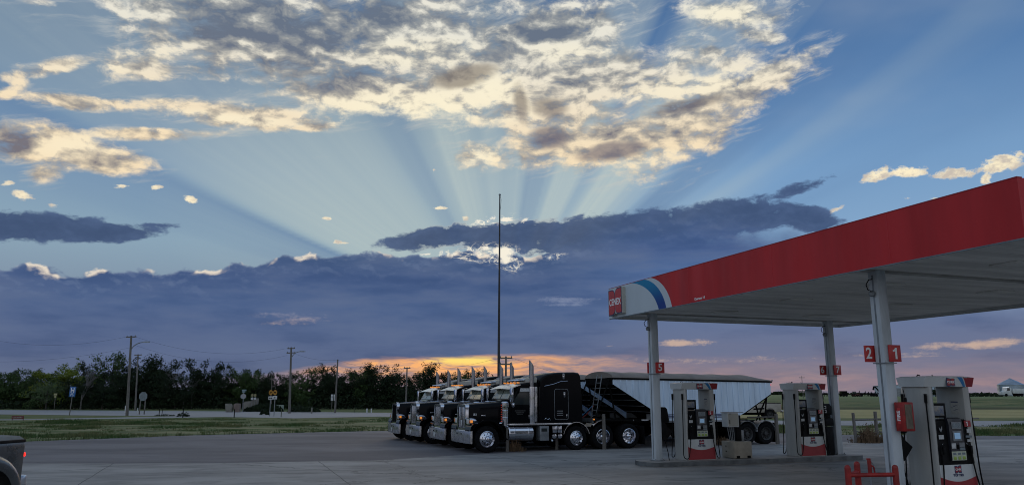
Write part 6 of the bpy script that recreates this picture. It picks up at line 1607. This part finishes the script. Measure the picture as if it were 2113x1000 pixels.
    def wagon(u0, u1, vt, vb, D, lab, mat, rz=0):
        a, b = P(u0, 812, D), P(u1, 812, D); z = terrain(a.x, D); w = b.x - a.x; H = P(u0, vt, D).z - z; t = thing('farm_wagon', lab, 'wagon', (a.x, D, z))
        m = MB(); m.prism([(0, H), (w, H), (w * .9, H * .4), (w * .1, H * .4)], -1.1, 1.1, mat, 'y', .04); m.build('box', t)
        for f in (.2, .8):
            for y in (-1, 1): m = MB(); m.lathe([(.001, -.14), (H * .22, -.14), (H * .22, .14), (.001, .14)], (w * f, y, H * .22), M_RUBBER, 'y', 12); m.build('wheel', t)
    wagon(1735, 1746, 806, 820, 250, 'tall dark wagon right behind the 6 and 7 column', M_CHASSIS)
    wagon(1841, 1864, 834, 842, 118, 'low maroon wagon in the stubble left of the near column', M_RUST)
    # ridge of brush, bushes and far woods
    bush(2028, 812, 250, 11, 1.5, 'dark brush pile on the horizon left of the white farm truck', n=500, seed=12, size=.3, name='brush_pile', cat='brush pile')
    for i, (u, vt, w, lab) in enumerate(((1930, 800, 4, 'dark cedar seen through the gap of the near pump'), (1939, 803, 3, 'smaller cedar right of the one in the near pump\'s gap'), (1654, 805, 5, 'small tree over the field left of the 7 pump'), (1720, 805, 3.5, 'small tree over the field behind the 7 pump'))):
        p = P(u, 812, 245); z = terrain(p.x, 245); H = P(u, vt, 245).z - z
        o = dup(PROTO['b' if i < 2 else 'm']); o.location = (p.x, 245, z); s_ = H / 6.0; o.scale = (s_ * w / 6 / s_ if False else w / 6.0, w / 6.0, s_); tag(o, lab, 'tree', 'small trees in the fields')
    rnd = random.Random(9); m = MB()
    def f(r):
        u = r.choice((r.uniform(1596, 1640), r.uniform(1596, 1640), r.uniform(1500, 2113))); D = r.uniform(700, 760); p = P(u, 800, D); k = 1.0 if u < 1645 else .55
        return Vector((p.x, D, 1.25 + r.uniform(0, 3.6) * k * (.55 + .9 * abs(mnoise.noise(Vector((p.x * .03, 3, 0)))))))
    leafcloud(m, 5200, 1.1, f, M_LEAF, rnd); o = m.build('distant_woods', sharp=0); struct(o, 'stuff'); tag(o, 'thin line of distant woods along the horizon on the right', 'woods')
    for u, vt, lab in ((1657, 775, 'thin far pole seen inside the 7 pump\'s gap'), (1630, 786, 'thin far pole left of the 7 pump')):
        D = 200; p = P(u, 812, D); tp_ = P(u, vt, D); t = thing('utility_pole', lab, 'utility pole', (p.x, D, terrain(p.x, D))); m = MB(); m.tube([(0, 0, 0), (0, 0, tp_.z - 1)], .09, M_WOOD, 6, .06); m.build('pole', t)
        m = MB(); crossarm(m, tp_.z - 1.4, 1.4, 2); m.build('crossarm', t)
farm()

# ------------------------------------------------------------------ pickups
def pickup(name, label, loc, rz, paint, dually=True, lamps=True, scale=1.0, cover=True, decal=True):
    """local: rear at x = 0, front at +x, left side at -y"""
    t = thing(name, label, 'pickup', loc, rz, scale=scale); L = 5.9; Wp = .93
    def sec(x, w, z0, z1, sh=.10, tuck=.06): return [(x, -w + tuck, z0), (x, -w, z0 + .18), (x, -w, z1 - sh), (x, -w + .07, z1), (x, w - .07, z1), (x, w, z1 - sh), (x, w, z0 + .18), (x, w - tuck, z0)]
    m = MB()
    for s in (-1, 1):                                                       # bed side with wheel opening
        top = [(0.02, 1.30), (2.10, 1.32)]; arch = arc_pts(.98, .42, .50, 168, 12, 12)
        poly = [(0, .62), (0.0, 1.22), (.03, 1.30)] + [(2.10, 1.31), (2.10, .50)] + arch[::-1]
        m.prism(poly, s * Wp - .03, s * Wp + .03, paint, 'y', .012)
        m.prism([(.0, 1.29), (2.1, 1.30), (2.1, 1.35), (.0, 1.345)], s * Wp - .09, s * Wp + .035, M_BLACK, 'y', .01)
        if dually:                                                          # bulging rear fender
            rings = []
            for k in range(9):
                f = k / 8; b = math.sin(math.pi * min(1, .12 + f * .5)); off = (.03, .10, .20, .26, .285, .29, .28, .27, .26)[k]; rr_ = (.78, .77, .74, .70, .65, .60, .56, .53, .51)[k]
                rings.append([Vector((.98 + rr_ * 1.05 * math.cos(R(a)), s * (Wp + off), .42 + rr_ * math.sin(R(a)) * .98)) for a in range(176, 3, -8)])
            n = len(rings[0]); vs = [v for r_ in rings for v in r_]
            m.faces(vs, [(i * n + j, i * n + j + 1, (i + 1) * n + j + 1, (i + 1) * n + j) for i in range(8) for j in range(n - 1)], paint, True)
    m.bx(0, .06, -Wp + .03, Wp - .03, .62, 1.29, paint, .01); m.bx(0.05, 2.1, -Wp + .03, Wp - .03, .60, .70, M_CHASSIS)
    bd = m.build('bed', t)
    if cover:
        m = MB(); m.loft([[(x, -Wp + .0, 1.345), (x, -Wp + .10, 1.40), (x, 0, 1.43), (x, Wp - .10, 1.40), (x, Wp, 1.345)] for x in (.0, 1.0, 2.08)], pbr('bed_cover', (.10, .105, .10), .5, var=.2, scale=2), False); m.build('bed_cover', t)
    if decal:
        m = MB(); m.faces([(1.35 + .42 * math.cos(a), -Wp - .034, 1.06 + .09 * math.sin(a)) for a in [2 * math.pi * i / 20 for i in range(20)]], [tuple(range(20))], pbr('tan_decal', (.42, .34, .22), .5, var=.4, scale=9)); m.build('decal', bd)
    m = MB()                                                                # cab and bonnet
    L_ = []
    for y, k in ((-Wp, 0), (-Wp + .05, 0), (Wp - .05, 0), (Wp, 0)):
        L_.append([(2.12, y, .50), (2.12, y, 1.32), (4.30, y, 1.32), (L - .10, y, 1.22), (L, y, 1.0), (L, y, .50)])
    m.loft(L_, paint, False)
    L_ = [[(2.16, y, 1.30), (2.28, y * .88, 1.86), (3.55, y * .88, 1.88), (4.28, y, 1.30)] for y in (-Wp + .02, -Wp * .5, Wp * .5, Wp - .02)]
    m.loft(L_, paint, False); cb = m.build('cab', t)
    for s in (-1, 1):
        m = MB(); yy = s * Wp
        def wv(x, z): f = (z - 1.30) / .58; return (x, yy * (1 - .12 * f) * .985 + s * .012, z)
        m.faces([wv(2.32, 1.36), wv(2.40, 1.80), wv(2.98, 1.81), wv(2.98, 1.36)], [(0, 1, 2, 3)], M_DGLASS); m.faces([wv(3.04, 1.36), wv(3.04, 1.81), wv(3.52, 1.81), wv(4.02, 1.36)], [(0, 1, 2, 3)], M_DGLASS); m.build('window', cb)
        m = MB(); m.box((3.10, yy + s * .01, 1.18), (.16, .03, .035), M_CHROME, .01); m.build('handle', cb)
        m = MB(); m.box((4.0, yy + s * .14, 1.40), (.10, .20, .22), M_BLACK, .03); m.build('mirror', cb)
        m = MB(); m.box((-.005, s * (Wp - .04), 1.02), (.06, .08, .34), pbr('tail_red', (.5, .02, .02), .3), .015)
        lb = m.build('tail_light', t)
        if lamps: m = MB(); m.box((-.035, s * (Wp - .0), 1.08), (.03, .06, .07), M_RED_L, .02); m.build('lit_lamp', lb)
        for x in (.98, 4.85):
            w_ = make_wheel(t, x, s * ((Wp + .08) if (dually and x < 2) else Wp - .10), .40, .26, 'steer' if dually else 'trailer', s)
    m = MB(); m.box((-.14, 0, .62), (.16, 1.8, .20), M_POLISH, .03); m.build('bumper', t); m = MB(); m.box((L + .06, 0, .60), (.14, 1.8, .24), M_CHROME, .03); m.build('bumper', t)
    m = MB(); m.bx(.3, L - .3, -.55, .55, .30, .55, M_CHASSIS); m.build('chassis', t)
    return t
pp = P(57, 925, 14.0)
pickup('pickup_truck', 'silver dually pickup cut off at the left edge with its red tail light lit', (pp.x - .90, 13.95, 0), R(-97), M_SILVER)
g_ = G(1600, 862)
pickup('pickup_truck', 'beige and white pickup beyond the trailer\'s rear struts', (g_.x + .3, g_.y, 0), R(176), pbr('beige_paint', (.34, .31, .27), .4, var=.2, scale=2), dually=False, lamps=False, cover=False, decal=False)
